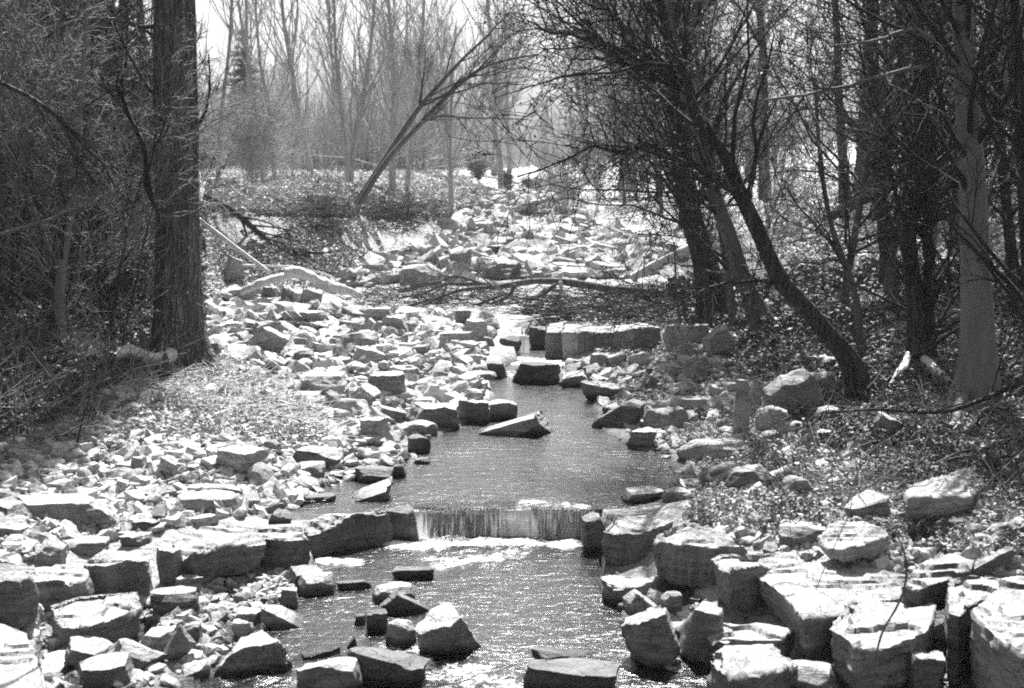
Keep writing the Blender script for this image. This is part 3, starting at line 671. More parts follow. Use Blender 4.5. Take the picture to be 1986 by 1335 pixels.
block('1884 1172|1940 1152|2030 1150|2110 1190|2120 1330|2040 1290|1980 1262|1925 1226', 0.46, -0.05, 'm', 'slab with a plain lit top cut by the bottom right corner', 109, shrink=.95)
block('1374 1222|1396 1202|1470 1206|1540 1216|1520 1236|1400 1240', 0.2, 0.0, 'm', 'dark shelf-like stone under the very large slab', 116, shrink=.9,amp=1.5)
block('1372 1270|1400 1250|1500 1252|1546 1272|1520 1300|1460 1330|1420 1310', 0.2, -0.05, 'm', 'bright broken-topped boulder at the bottom edge, right of the pool', 123, shrink=.9,amp=1.6)
block('1588 1034|1610 1014|1676 1005|1724 1036|1700 1052|1634 1064|1602 1056', 0.49, 0.38, 'p', 'broad white flat slab with a black crack on the right bank', 130, shrink=.95)
block('1756 962|1774 940|1880 930|1910 940|1882 960|1824 970|1762 972', 0.62, 0.5, 'p', 'long level white slab lying on the right bank litter', 137, shrink=.95)
block('-90 1232|0 1212|52 1228|84 1284|96 1400|-120 1400', 0.24, -0.02, 'm', 'large grey slab filling the bottom left corner', 211, shrink=.98)
block('1058 641|1062 631|1092 630|1091 641', 0.585, 0.12, 'd', 'narrow dark block, second in the upper wall', 218, shrink=1.0,vox=.028)
block('1089 642|1094 629|1156 629|1155 640|1120 644', 0.6, 0.12, 'm', 'fluted grey block in the middle of the upper wall', 225, shrink=1.0,groove=1.3,vox=.028)
block('1154 642|1157 630|1190 630|1188 643', 0.59, 0.12, 'm', 'narrow lighter block of the upper wall with a dark gap beside it', 232, shrink=.98,groove=1,vox=.028)
block('1190 642|1194 629|1240 627|1276 631|1280 640|1230 644', 0.6, 0.14, 'm', 'widest block, the right end of the upper wall', 239, shrink=1.0,groove=.6,vox=.028)
HB = np.array(HERO)
def freeof(x, y, r, k=.8):
    return not (((x - HB[:, 0]) / (HB[:, 2] * k + r)) ** 2 + ((y - HB[:, 1]) / (HB[:, 3] * k + r)) ** 2 < 1).any()
def inpoly(t, n, r):
    P = np.array([list(map(float, e.split())) for e in t.split('|')]); a, b = P.min(0), P.max(0); out = []
    while len(out) < n:
        q = a + (b - a) * r.rand(n * 3, 2); k = sdist(P, q[:, 0], q[:, 1]) > 0; out += list(q[k])
    return np.array(out[:n])
ZONES = [
 ("0 890|0 1100|300 1030|600 980|590 920|640 880|500 860|300 850|100 870", 42, 'bar left of the near pool', 'stones of the near left gravel bar', 'p'),
 ("130 1190|300 1160|600 1090|600 1180|420 1280|340 1230|200 1180", 16, 'pebbles below the left weir arm', 'stones below the left weir arm', 'a'),
 ("395 600|700 600|960 620|940 700|940 770|900 790|780 800|700 860|600 780|540 760|400 690", 64, 'field right of the big trunk', 'stones of the rock field left of the upper stream', 'p'),
 ("620 560|760 500|880 440|960 385|1040 350|1110 355|1140 430|1250 470|1330 500|1250 540|800 545", 62, 'channel beyond the fallen tree', 'stones of the far channel', 'p'),
 ("1110 700|1300 700|1400 780|1330 850|1290 890|1230 850|1160 780", 14, 'shore right of the stream', 'stones of the right shore', 'm'),
 ("1340 960|1320 910|1500 860|1986 900|1986 1100|1800 1080|1500 1060|1330 1010", 34, 'leaf-littered right bank', 'stones in the right bank litter', 'p'),
 ("1180 1200|1400 1180|1760 1280|1760 1335|1240 1335", 6, 'hollows between bottom right slabs', 'stones wedged under the big right slabs', 'A'),
]
r = rs(5); PROTO = {}
for kd in 'BSRWF':
    for k in range(3):
        P, F = rock_shape(kd, 300 + k * 7 + ord(kd), 9, dict(B=(1, .8, .7), S=(1, .7, .35), R=(1, .8, .7), W=(1, .7, .6), F=(1, .8, .2))[kd])
        dm = dict(B=(1, .8, .7), S=(1, .7, .35), R=(1, .8, .7), W=(1, .7, .6), F=(1, .8, .2))[kd]
        me = mesh('stone', P * np.array(dm) * .5, F, None, None, None, True, 38); me.data.materials.append(ROCK)
        PROTO[kd, k] = me.data; bpy.data.objects.remove(me)
pm = {}
def zlabel(poly_, px, py, w, kd, zone):
    P = np.array([list(map(float, e.split())) for e in poly_.split('|')]); a, b = P.min(0), P.max(0)
    u, v = (px - a[0]) / (b[0] - a[0]), (py - a[1]) / (b[1] - a[1])
    pos = ('far', 'middle', 'near')[min(int(v * 3), 2)] + ' ' + ('left', 'centre-left', 'centre', 'centre-right', 'right')[min(int(u * 5), 4)]
    return '%s %s stone, %s of the %s' % ('large' if w > 44 else ('small' if w < 28 else 'middle-sized'), dict(B='blocky', S='slab-like', R='rounded', W='wedge-shaped', F='flat')[kd], pos, zone)
for poly_, n, label, grp, mt in ZONES:
    cand = inpoly(poly_, n * 6, r); c = 0
    for (px, py) in cand:
        if c >= n: break
        x, y, z = hit(px, py); sz = np.clip(r.lognormal(math.log(34), .4), 18, 78) * y / PXF * (.9 if y < 25 else .75)
        if not freeof(x, y, sz * .35): continue
        if min(sdist(LOW, np.array([x]), np.array([y]))[0], 9) > .08 or sdist(UPW, np.array([x]), np.array([y]))[0] > .08: continue
        kd = 'BSRWF'[r.choice(5, p=[.3, .27, .13, .2, .1])]; key = (kd, r.randint(3), mt)
        if key not in pm:
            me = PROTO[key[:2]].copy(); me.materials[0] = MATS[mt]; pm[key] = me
        o = bpy.data.objects.new('loose_stone', pm[key]); COL.objects.link(o); h = {'B': .7, 'S': .35, 'R': .7, 'W': .6, 'F': .2}[kd]
        o.scale = (sz, sz * r.uniform(.7, 1.1), sz * r.uniform(.7, 1.1)); o.rotation_euler = (r.randn() * .25, r.randn() * .3, r.rand() * 6.28)
        o.location = (x, y, z + sz * h * .22); tag(o, zlabel(poly_, px, py, sz / y * PXF, kd, label), 'stone', grp); HB = np.vstack([HB, (x, y, sz * .4, sz * .4)]); c += 1

_by = {}
for o in COL.objects:
    if o.name.startswith('loose_stone'): _by.setdefault(o['label'], []).append(o)
for lb, os_ in _by.items():
    if len(os_) > 1:
        os_.sort(key=lambda o: o.location.y)
        for o, w_ in zip(os_, ('nearest', 'second nearest', 'third nearest', 'fourth nearest', 'fifth nearest')): o['label'] = lb + ', ' + w_
# small rubble that nobody could count: one mesh of many stones
def rubble(name, zones, label, mat, seed, lo, hi, flat=.6):
    r = rs(seed); VV = []; FF = []; n0 = 0; protos = []
    P0, F0 = CG[3]
    for k in range(24):
        P, _ = rock_shape('BSWR'[k % 4], 500 + k, 3, (1, .8, .6)); protos.append(P)
    for poly_, n, s in zones:
        q = inpoly(poly_, n, r); X, Y, Z = hitv(q[:, 0], q[:, 1])
        dl, du = sdist(LOW, X, Y), sdist(UPW, X, Y)
        keep = (np.maximum(dl, du) < .10) | (r.rand(n) < .12)
        keep &= Y < 120
        X, Y, Z = X[keep], Y[keep], Z[keep]; n = len(X)
        sz = np.clip(r.lognormal(math.log(lo), .55, n), lo * .4, hi) * s * np.clip(Y / 13, .75, 2.3)
        for i in range(n):
            P = protos[r.randint(24)] * (sz[i] / 2) * np.array([1, r.uniform(.5, 1), r.uniform(.25, flat)])
            a = r.rand() * 6.28; M = rotm(r.randn() * .35, r.randn() * .35, a)
            VV.append(P @ M.T + (X[i], Y[i], Z[i] + sz[i] * .08)); FF.append(F0 + n0); n0 += len(P)
    o = mesh(name, np.concatenate(VV), np.concatenate(FF), mat, None, None, False)
    return tag(o, label, 'rubble', kind='stuff')
m = N('rubble'); co = m.coord(); g = m.n('NewGeometry').outputs['Random Per Island']
v = m.mix(.45, m.ramp(g, (0, .10), (.35, .26), (1, .55)), m.ramp(m.noise(co, 22, 5, .7), (.4, .10), (.6, .55)))
z = m.n('SeparateXYZ', {0: m.n('NewGeometry').outputs['Position']})
lev = m.math('MULTIPLY', m.math('GREATER_THAN', z.outputs[1], 11.15), Z1)
dry = m.n('MapRange', {0: m.math('SUBTRACT', z.outputs[2], lev), 1: .02, 2: .055}); dry.clamp = True
RUB = m.fin(m.mix(dry.outputs[0], m.mix(1., v, .3, 'MULTIPLY'), v), m.math('ADD', m.math('MULTIPLY', dry.outputs[0], .5), .35), m.noise(co, 40, 4, .7), .5, .02)
rubble('gravel', [(ZONES[0][0], 2600, 1.), (ZONES[1][0], 1100, .8), (ZONES[2][0], 2600, 1.2), (ZONES[3][0], 3200, 1.2), ("950 380|1040 345|1110 350|1150 440|1250 470|1340 500|1200 520|900 430", 1200, 1.1), (ZONES[4][0], 500, 1.),
   (ZONES[5][0], 1200, 1.), ("1180 1120|1760 1200|1986 1335|1200 1335", 260, 1.1), ("1300 1000|1986 980|1986 1170|1700 1110|1450 1060", 900, .9), ("0 1180|130 1190|420 1290|330 1335|0 1335", 300, 1.1),
   ("640 850|850 835|800 900|760 960|640 960", 300, .9), ("500 950|700 920|800 960|740 988|600 1010|500 1010", 300, .9), ("1330 600|1500 800|1600 880|1330 900|1400 780|1300 700", 300, 1.), ("200 750|560 770|640 870|300 860|60 880", 1100, .9), ("420 560|620 570|620 600|400 600", 200, 1.)],
   'loose angular rubble and pebbles of the creek bed', RUB, 61, .075, .22)

# ------------------------------------------------------------------ bare trees
def nrm(v): return v / (np.linalg.norm(v) + 1e-9)
def grow(B, p, d, L, r0, lev, par, g):
    n = (8, 6, 5, 3)[lev]; wig = par['wig'][lev]; up = par['up'][lev]; P = [p]; D = []
    for k in range(n):
        d = nrm(d + g.randn(3) * wig + np.array([0, 0, up])); P.append(P[-1] + d * L / n); D.append(d)
    P = np.array(P); t = np.linspace(0, 1, n + 1); rr = np.maximum(r0 * (1 - t * (.75 if lev else .8)), par['rmin']); B[lev].append((P, rr))
    if lev >= par['max']: return
    for c in range(par['n'][lev + 1]):
        s = g.uniform(par['t0'][lev], .98); i = min(int(s * n), n - 1); f = s * n - i; q = P[i] * (1 - f) + P[i + 1] * f
        child(B, q, D[i], s, L, rr[i], lev, par, g)
def child(B, q, dr, s, L, rad, lev, par, g):
    a = nrm(np.cross(dr, g.randn(3))); an = R(g.uniform(*par['ang'])); nd = nrm(dr * math.cos(an) + a * math.sin(an))
    grow(B, q, nd, L * par['len'][lev] * (1.15 - .7 * s) * g.uniform(.7, 1.25), rad * par['rr'], lev + 1, par, g)
BASE = dict(wig=(.06, .14, .2, .25), up=(.03, .06, .04, .02), n=(0, 16, 7, 5), t0=(.35, .2, .15), len=(.42, .5, .5), ang=(25, 55), rr=.45, rmin=.004, max=3)
def par(**k): d = dict(BASE); d.update(k); return d
SIDES = (10, 6, 3, 3)
def bank_tubes(B, levs, sides=SIDES):
    T = Tubes()
    for l in levs:
        for P, rr in B[l]: T.add(P, rr, sides[l])
    return T
def leaves_at(B, n, size, g, lev=3):
    """small curled leaves hanging from twigs"""
    tw = B[lev]; V = []; F = []
    c = np.array([tw[i][0][g.randint(1, len(tw[i][0]))] for i in g.randint(0, len(tw), n)]) + g.randn(n, 3) * .03
    return leafcloud(c, size, g)
def leafcloud(c, size, g, flat=0.):
    n = len(c); a = g.randn(n, 3); a[:, 2] *= (1 - flat); a /= np.linalg.norm(a, axis=1)[:, None]
    b = g.randn(n, 3); b -= (b * a).sum(1)[:, None] * a; b[:, 2] *= (1 - flat * .6); b /= np.linalg.norm(b, axis=1)[:, None]
    u = np.cross(a, b); s = size * g.uniform(.5, 1.3, n)[:, None]
    V = np.stack([c - a * s, c - b * s * .5 + u * s * .12, c + a * s, c + b * s * .5 + u * s * .12], 1).reshape(-1, 3)
    F = np.arange(n * 4).reshape(n, 4); return V, np.concatenate([F[:, [0, 1, 2]], F[:, [0, 2, 3]]])
def make_tree(name, loc, label, h, r0, pr, seed, barkm, twigm, group=None, lean=(0, 0), multi=1, lv=0, lvs=.035, lvm=None, cat='tree'):
    g = rs(seed); B = {0: [], 1: [], 2: [], 3: []}
    for k in range(multi):
        a = g.rand() * 6.28; sp = .16 if multi > 1 else 0
        d = nrm(np.array([lean[0] + math.cos(a) * sp, lean[1] + math.sin(a) * sp, 1.]))
        grow(B, np.array([math.cos(a) * r0 * 1.2 * (multi > 1), math.sin(a) * r0 * 1.2 * (multi > 1), -.15]), d, h * g.uniform(.85, 1.05), r0 * (1 if k == 0 else .75), 0, pr, g)
    e = empty(name, loc, label, cat, group)
    T = Tubes()
    for P, rr in B[0]:
        rr = rr.copy(); rr[0] *= 1.35; T.add(P, rr, 9)
    T.build('trunk', barkm, e)
    bank_tubes(B, (1, 2, 3)).build('crown', twigm, e)
    if lv and B[3]:
        V, F = leaves_at(B, lv, lvs, g); mesh('leaves', V, F, lvm or DRY, e, smooth=False)
    return e
def place(src, x, y, s, rz, label, group, used={}):
    key = src.name
    if key not in used: o = src; used[key] = 1
    else: o = copy_tree(src)
    o.location = (x, y, g1(x, y) - .05); o.scale = (s, s, s); o.rotation_euler = (0, 0, rz); tag(o, label, None, group); return o
# hero trees: the trunk follows the line seen in the photograph, at its own distance
def line(t, d, dd=0.):
    out = [];
    for k, e in enumerate(t.split('|')):
        a = list(map(float, e.split())); out.append((at(a[0], a[1], d + dd * k), a[2] * (d + dd * k) / PXF / 2))
    P = np.array([o[0] for o in out]); rr = np.array([o[1] for o in out]); return P, rr
def hero_tree(name, label, t, d, barkm, twigm, pr, seed, nb=14, tb=(.35, 1.), bl=1.6, limbs=(), lv=0, lvs=.03, lvm=None, dd=0., sub=5, cat='tree', side=None, group=None, rough=.0, sides=16, hang=False):
    g = rs(seed); P, rr = line(t, d, dd); z0 = g1(P[0, 0], P[0, 1]); P[0, 2] = P[0, 2] if hang else min(P[0, 2], z0) - .12
    o = P[0] * np.array([1, 1, 1.]); C_ = crom(np.c_[P - o, rr], sub); P, rr = C_[:, :3], np.maximum(C_[:, 3], .004)
    e = empty(name, o, label, cat, group)
    T = Tubes(); th = np.arange(sides) / sides * 6.283
    if rough:
        L = np.r_[0, np.cumsum(np.linalg.norm(np.diff(P, axis=0), axis=1))]
        q = np.stack([np.broadcast_to(np.cos(th) * 5, (len(P), sides)), np.broadcast_to(np.sin(th) * 5, (len(P), sides)), np.broadcast_to(L[:, None] * .35, (len(P), sides))], -1).reshape(-1, 3)
        f = fbm(q * 1.6, 3, seed).reshape(len(P), sides); fl = np.exp(-L / .35)[:, None] * .45 * (1 + .8 * np.cos(th * 4 + 1)[None])
        T.add(P, rr[:, None] * (1 + rough * f + fl), sides)
    else: T.add(P, rr, sides)
    T.build('trunk', barkm, e)
    B = {0: [], 1: [], 2: [], 3: []}
    for k in range(nb):
        s = g.uniform(*tb); i = min(int(s * (len(P) - 1)), len(P) - 2); dr = nrm(P[i + 1] - P[i])
        a = nrm(np.cross(dr, g.randn(3)))
        if side is not None: a = nrm(a + np.array(side))
        an = R(g.uniform(*pr['ang'])); grow(B, P[i], nrm(dr * math.cos(an) + a * math.sin(an)), bl * g.uniform(.6, 1.3), min(rr[i] * .4, .03), 1, pr, g)
    LT = Tubes()
    for j, (lt, ld, ldd) in enumerate(limbs):
        Q, qr = line(lt, ld, ldd); C2 = crom(np.c_[Q - o, qr], 5); Q, qr = C2[:, :3], np.maximum(C2[:, 3], .004)
        Q[1:-1] += g.randn(len(Q) - 2, 3) * qr[1:-1, None] * .35
        l = Tubes(); l.add(Q, qr, 8); l.build('limb', barkm, e)
        for k in range(int(len(Q) * 1.1)):
            i = g.randint(1, len(Q) - 1); dr = nrm(Q[i + 1] - Q[i]); a = nrm(np.cross(dr, g.randn(3)) + np.array([0, 0, .2])); an = R(g.uniform(30, 65))
            grow(B, Q[i], nrm(dr * math.cos(an) + a * math.sin(an)), bl * g.uniform(.25, .8), qr[i] * .45, 2, pr, g)
    if B[1] or B[2] or B[3]: bank_tubes(B, (1, 2, 3)).build('crown', twigm, e)
    if lv and B[3]:
        V, F = leaves_at(B, lv, lvs, g); mesh('leaves', V, F, lvm or DRY, e, smooth=False)
    return e
PB = par(n=(0, 0, 6, 5), len=(.4, .5, .5), rmin=.0035)
hero_tree('tree', 'big furrowed trunk standing alone on the left bank, thickest tree in view',
  '350 705 118|349 670 98|346 600 90|345 400 84|341 200 80|338 0 76|334 -300 70|330 -700 60|325 -1200 44', 17, BARK, TWIG, PB, 3, nb=8, tb=(.42, 1), bl=1.7, rough=.07, sides=72, sub=22,
  limbs=[('303 56 10|262 48 9|215 38 8|160 34 6|90 44 4|20 62 3', 17, -.25), ('303 76 7|285 62 5|262 50 4', 17, -.1)])
hero_tree('tree', 'dark tree leaning far left over the creek from the right bank',
  '1684 742 44|1650 705 39|1600 640 34|1548 580 34|1515 545 36|1488 490 30|1462 430 30|1440 385 28|1405 300 25|1352 235 20|1336 170 20|1318 120 20|1296 75 19|1285 20 17|1262 -60 16|1240 -180 12|1225 -330 8', 14.2, BARKD, TWIG, PB, 8,
  nb=26, tb=(.35, 1), bl=1.5, rough=.06, lv=1300, lvs=.022, lvm=DRYT, limbs=[
  ('1445 405 12|1420 375 11|1360 325 10|1300 300 9|1256 281 8|1225 286 8|1195 296 7|1157 284 6|1115 300 5|1060 325 4|1003 344 3', 14.2, -.12),
  ('1318 165 15|1285 145 13|1240 115 12|1205 98 11|1165 82 9|1130 75 8|1100 63 7|1070 65 6|1035 45 5', 14.2, .15),
  ('1330 180 12|1290 160 11|1250 135 10|1215 125 8|1180 90 7|1150 80 5', 14.4, .1),
  ('1240 112 9|1215 80 9|1200 40 8|1180 22 7|1140 10 5|1110 -20 4', 14.6, .1), ('1318 130 8|1260 125 7|1190 140 5|1110 145 5|1040 165 3|960 190 2', 13.6, -.12),
  ('1516 545 9|1480 546 7|1420 548 6|1370 560 5|1320 590 4|1280 612 3', 14.1, -.15)])
hero_tree('tree', 'slender grey tree leaning left just behind the dark leaning tree',
  '1492 640 40|1462 590 34|1440 540 32|1418 470 30|1392 400 28|1365 310 24|1345 240 22|1320 150 20|1300 40 18|1285 -100 14|1280 -300 8', 18.5, BARKM, TWIG, PB, 12, nb=22, bl=1.8, rough=.05, lv=800, lvs=.026, lvm=DRYT)
hero_tree('tree', 'stout dark tree rising nearly upright behind the two leaning ones',
  '1392 600 62|1378 560 52|1362 490 46|1340 420 43|1325 330 40|1315 200 37|1305 60 34|1300 -120 28|1295 -500 15', 21, BARKD, TWIG, PB, 13, nb=26, bl=2.6, rough=.07, lv=900, lvs=.028, lvm=DRYT, sides=24)
hero_tree('tree', 'smooth grey beech trunk with a flared foot, stoutest on the right bank',
  '1886 785 84|1896 730 66|1896 640 60|1892 500 56|1886 350 50|1878 230 46|1872 130 40|1868 0 36|1866 -200 30|1860 -600 14', 13.1, BARKB, TWIG, PB, 14, nb=26, tb=(.3, 1), bl=2.2, rough=.035, sides=28,
  limbs=[('1872 160 9|1800 130 8|1700 150 7|1610 175 6|1480 195 5', 13.1, -.1), ('1876 150 8|1780 62 7|1700 78 6|1610 90 5', 12.9, -.2), ('1880 150 8|1930 180 7|1990 250 6', 13, -.2)])
hero_tree('tree', 'dark upright tree midway between the leaning tree and the forked one',
  '1730 570 44|1724 520 32|1716 440 28|1706 350 26|1698 250 24|1694 120 22|1690 -60 18|1686 -400 10', 20, BARKD, TWIG, PB, 15, nb=24, tb=(.25, 1), bl=2.2, rough=.06)
hero_tree('tree', 'forked tree with two close stems just left of the beech',
  '1782 690 40|1778 640 34|1770 540 30|1762 460 30|1772 400 34|1786 340 34|1786 220 28|1782 60 22|1780 -150 14', 15.2, BARKD, TWIG, PB, 16, nb=24, tb=(.4, 1), bl=1.9, rough=.07,
  limbs=[('1806 690 28|1802 620 24|1798 520 22|1800 430 22|1797 350 24|1790 300 20', 15.2, 0)])
hero_tree('tree', 'dark slanting tree just right of the beech trunk', '1975 600 26|1962 500 22|1950 380 20|1935 230 20|1925 100 18|1915 -100 14', 16.5, BARKD, TWIG, PB, 17, nb=18, tb=(.2, 1), bl=1.8, rough=.05)
hero_tree('tree', 'dark tree cut by the right edge of the picture beside the beech', '2010 760 34|2000 600 28|1988 420 24|1978 200 22|1965 -50 18', 12.5, BARKD, TWIG, PB, 18, nb=18, tb=(.2, 1), bl=1.6, rough=.05)
hero_tree('sapling', 'thin grey sapling standing between the leaning tree and the dark upright tree', '1672 675 16|1662 600 14|1650 540 13|1630 490 12|1608 420 10|1590 300 8|1580 150 6', 16.2, BARKM, TWIG, PB, 19, nb=14, tb=(.3, 1), bl=1.1)
hero_tree('sapling', 'thin crooked sapling growing behind the beech on the bright slope', '1842 520 9|1842 470 8|1850 400 8|1848 330 6|1840 240 5', 22, BARKD, TWIG, PB, 20, nb=8, bl=1.)
hero_tree('sapling', 'thin dead stem standing in front of the long pale slab by the upper wall', '1326 710 7|1322 660 6|1318 620 5|1312 560 4|1308 470 3', 19, BARKM, TWIG, PB, 21, nb=4, bl=.5)
# far bank trees, centre and left, each where it stands
PF = par(n=(0, 0, 5, 3), wig=(.06, .12, .18, .22), up=(.03, .12, .08, .05), ang=(18, 42), rmin=.006)
FT = [
 ('straight thin far tree with an unbranched lower stem, right of the big trunk', '488 345 13|484 280 11|481 160 9|478 40 8|476 -150 6', 46, 10),
 ('slim twin-leaning tree rising beside the straight thin one on the far left bank', '536 385 13|530 300 12|522 210 10|506 130 8|497 30 6|490 -120 4', 38, 14),
 ('forking tree with a crooked trunk, midway between big trunk and paired leaning poles', '608 365 20|598 310 18|584 250 17|572 180 14|562 110 12|548 20 9|540 -160 5', 44, 22),
 ('stout leaning-apart pair of stems, left member, on the bank above the eroded scarp', '676 390 20|680 330 17|690 260 13|708 170 11|722 60 8|735 -120 5', 38, 20),
 ('stem parting left from the foot of the stout pair above the eroded scarp', '672 392 18|674 330 14|664 230 11|652 120 9|648 10 7|645 -150 4', 38.3, 18),
 ('trunk with upswept brush-like crown right of the stout pair', '762 365 20|760 300 17|764 200 15|760 90 11|752 -20 8|748 -200 4', 41, 30),
 ('slightly bent tree with many rising branches right of the brush-crowned one', '788 372 14|796 300 12|802 220 11|815 120 9|822 20 7|826 -150 4', 43, 26),
 ('small dark-trunked tree with spreading low twigs on the bank edge above the white boulders', '874 402 13|874 350 12|873 290 9|875 220 6|876 120 4', 36.5, 22),
 ('tree with a wavering trunk at the head of the channel', '972 372 16|968 300 15|958 240 13|962 150 12|950 60 9|940 -60 6', 50, 22),
 ('thin tree just right of the wavering one at the head of the channel', '990 372 10|986 300 9|984 200 8|980 90 6|975 -60 4', 54, 14),
 ('grey tree beyond the big trunk, seen close against its right side', '420 400 12|424 300 11|432 200 10|445 90 9|452 -40 7', 34, 9),
 ('tree with several rising stems close behind the straight thin one', '512 400 10|508 320 10|498 240 9|488 160 8|470 60 6|455 -60 4', 36, 9),
 ('slender tree leaning right in front of the far wood, centre left', '636 350 9|640 280 9|648 180 8|640 60 6|632 -80 4', 56, 14),
 ('slender tree between the two brush-crowned trees', '812 350 8|806 250 8|792 120 6|788 -60 4', 60, 16),
]
for k, (lb, t, d, nb) in enumerate(FT):
    t = '|'.join('%s %s %.1f' % (*e.split()[:2], float(e.split()[2]) * .75) for e in t.split('|'))
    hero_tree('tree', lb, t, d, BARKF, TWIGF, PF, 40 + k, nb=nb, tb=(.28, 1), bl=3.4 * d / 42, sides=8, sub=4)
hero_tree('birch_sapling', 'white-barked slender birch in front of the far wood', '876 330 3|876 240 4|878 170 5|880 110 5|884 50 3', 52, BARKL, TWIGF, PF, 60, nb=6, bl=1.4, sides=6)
PL = par(n=(0, 0, 5, 4), wig=(.05, .08, .16, .2), up=(.0, .02, .03, .02), ang=(15, 40), rmin=.005)
hero_tree('tree', 'long leaning pole-like tree bowing right over the channel, upper of the two',
  '676 416 14|700 382 13|745 312 13|790 242 11|820 200 10|860 155 8|900 112 6|950 66 4', 31.5, BARKM, TWIG, PL, 61, nb=9, tb=(.5, 1), bl=2., sides=8)
hero_tree('tree', 'long leaning pole-like tree bowing right over the channel, lower of the two',
  '684 412 13|712 370 12|760 300 11|820 236 10|858 195 9|890 165 8|930 135 6|985 116 5|1045 106 3', 31.2, BARKM, TWIG, PL, 62, nb=10, tb=(.45, 1), bl=1.8, sides=8,
  limbs=[('812 240 6|850 226 5|900 228 4|960 230 3|1020 232 2', 31, -.1)])
# broken hanging stem, left
hero_tree('dead_stem', 'blurred broken stem hanging beside the big trunk, with a pale snapped end', '310 430 6|300 395 10|286 362 15|284 320 11|276 278 12|255 235 9|240 195 10|225 165 7', 9.5, BARKD, TWIG, PL, 63, nb=3, bl=.4, sides=8, hang=True)
# ------------------------------------------------------------------ woods of many bare trees
r = rs(99)
PT = [make_tree('tree', (0, 0, 0), 'x', 11, .13, par(n=(0, 15, 6, 5), rmin=.006), 200 + k, BARKD, TWIG) for k in range(3)]        # dark near woods
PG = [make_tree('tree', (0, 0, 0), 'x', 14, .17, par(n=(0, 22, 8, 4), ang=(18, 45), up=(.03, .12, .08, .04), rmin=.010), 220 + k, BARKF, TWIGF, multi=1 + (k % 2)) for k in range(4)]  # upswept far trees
PE = [make_tree('beech_sapling', (0, 0, 0), 'x', 6.5, .06, par(n=(0, 22, 8, 5), t0=(.12, .15, .15), ang=(50, 85), up=(.02, .0, .0, .0), len=(.5, .5, .5), rmin=.005), 240 + k, BARKM, TWIG, lv=900, lvs=.03, lvm=DRYT) for k in range(3)]
PSF = [make_tree('far_shrub', (0, 0, 0), 'x', 3.4, .022, par(n=(0, 9, 5, 4), t0=(.1, .1, .1), ang=(15, 42), wig=(.12, .15, .2, .22), up=(.03, .05, .05, .03), len=(.55, .5, .5), rmin=.006), 280 + k, TWIGF, TWIGF, multi=5, cat='shrub') for k in range(2)]
PS = [make_tree('thicket_shrub', (0, 0, 0), 'x', 3.4, .022, par(n=(0, 10, 6, 4), t0=(.1, .1, .1), ang=(18, 50), wig=(.14, .18, .22, .25), len=(.55, .5, .5), rmin=.004), 260 + k, TWIG, (TWIG, TWIGL, TWIG)[k], multi=6, cat='shrub') for k in range(3)]
def ORD(k):
    u = 'first second third fourth fifth sixth seventh eighth ninth tenth eleventh twelfth thirteenth fourteenth fifteenth sixteenth seventeenth eighteenth nineteenth'.split()
    return u[k - 1] if k < 20 else (('twentieth', 'thirtieth', 'fortieth')[k // 10 - 2] if k % 10 == 0 else ('twenty', 'thirty', 'forty')[k // 10 - 2] + '-' + u[k % 10 - 1])
def wood(protos, poly_, n, dr, sc, label, group, seed, avoid=None):
    """dr: range of distances; poly_ in world metres as x-per-metre-ahead limits"""
    g = rs(seed)
    made = []
    for k in range(n):
        for tries in range(20):
            d = g.uniform(*dr); px = g.uniform(*poly_); x = (px - 993) / PXF * d
            if avoid is None or not avoid(px, d): break
        made.append((px, place(protos[g.randint(len(protos))], x, d, g.uniform(*sc), g.rand() * 6.28, label, group)))
    made.sort(key=lambda q: q[0])
    for k, (_, o) in enumerate(made): o['label'] = '%s, %s from the left' % (label, ORD(k + 1))
wood(PT, (-260, 290), 30, (24, 46), (.8, 1.25), 'dark slender tree in the shaded wood behind the left thicket', 'dark trees of the left wood', 1)
wood(PS, (-150, 292), 34, (13.5, 26), (.7, 1.15), 'many-stemmed bare shrub in the thicket beside the big trunk', 'shrubs of the left thicket', 2, lambda px, d: (px > 220 and d < 17) or (px > 120 and d < 15))
wood(PSF, (395, 640), 7, (33, 48), (.6, .9), 'thin bare shrub on the bright far left bank', 'shrubs of the far left bank', 3)
wood(PG, (380, 1000), 20, (66, 100), (.38, .55), 'hazy tree in the far wood beyond the bright bank', 'hazy trees beyond the left bank', 4)
wood(PT, (-100, 340), 14, (44, 80), (1.1, 1.4), 'dark tree standing far behind the left thicket', 'dark trees far behind the left thicket', 14)
wood(PG, (1120, 1330), 9, (60, 100), (.5, .8), 'hazy grey tree at the far end of the stony channel', 'hazy trees at the channel end', 5)
wood(PE, (1190, 1400), 8, (30, 48), (.8, 1.2), 'sapling with pale curled leaves on the right shore', 'leafy saplings of the right shore', 6)
wood(PT, (1330, 2200), 13, (28, 46), (.9, 1.3), 'dark tree on the slope behind the leaning trees on the right', 'dark trees of the right slope', 7)
wood(PE, (1380, 2150), 7, (17, 30), (.7, 1.2), 'shaded sapling with drooping twigs on the right slope', 'saplings of the right slope', 8)
wood(PG, (1300, 2200), 10, (55, 90), (.9, 1.2), 'tall grey tree high on the right hillside', 'tall trees of the right hillside', 9)
wood(PS, (1340, 2100), 6, (17, 32), (.5, .9), 'bare shrub of thin crossing stems on the right slope', 'shrubs of the right slope', 10)
wood(PSF, (1080, 1190), 5, (40, 58), (.5, .8), 'low bare shrub at the right edge of the far channel', 'shrubs at the far channel edge', 11)
for q in PT + PG + PE + PS + PSF:
    if q.get('label') == 'x':
        for c_ in list(q.children): bpy.data.objects.remove(c_)
        bpy.data.objects.remove(q)
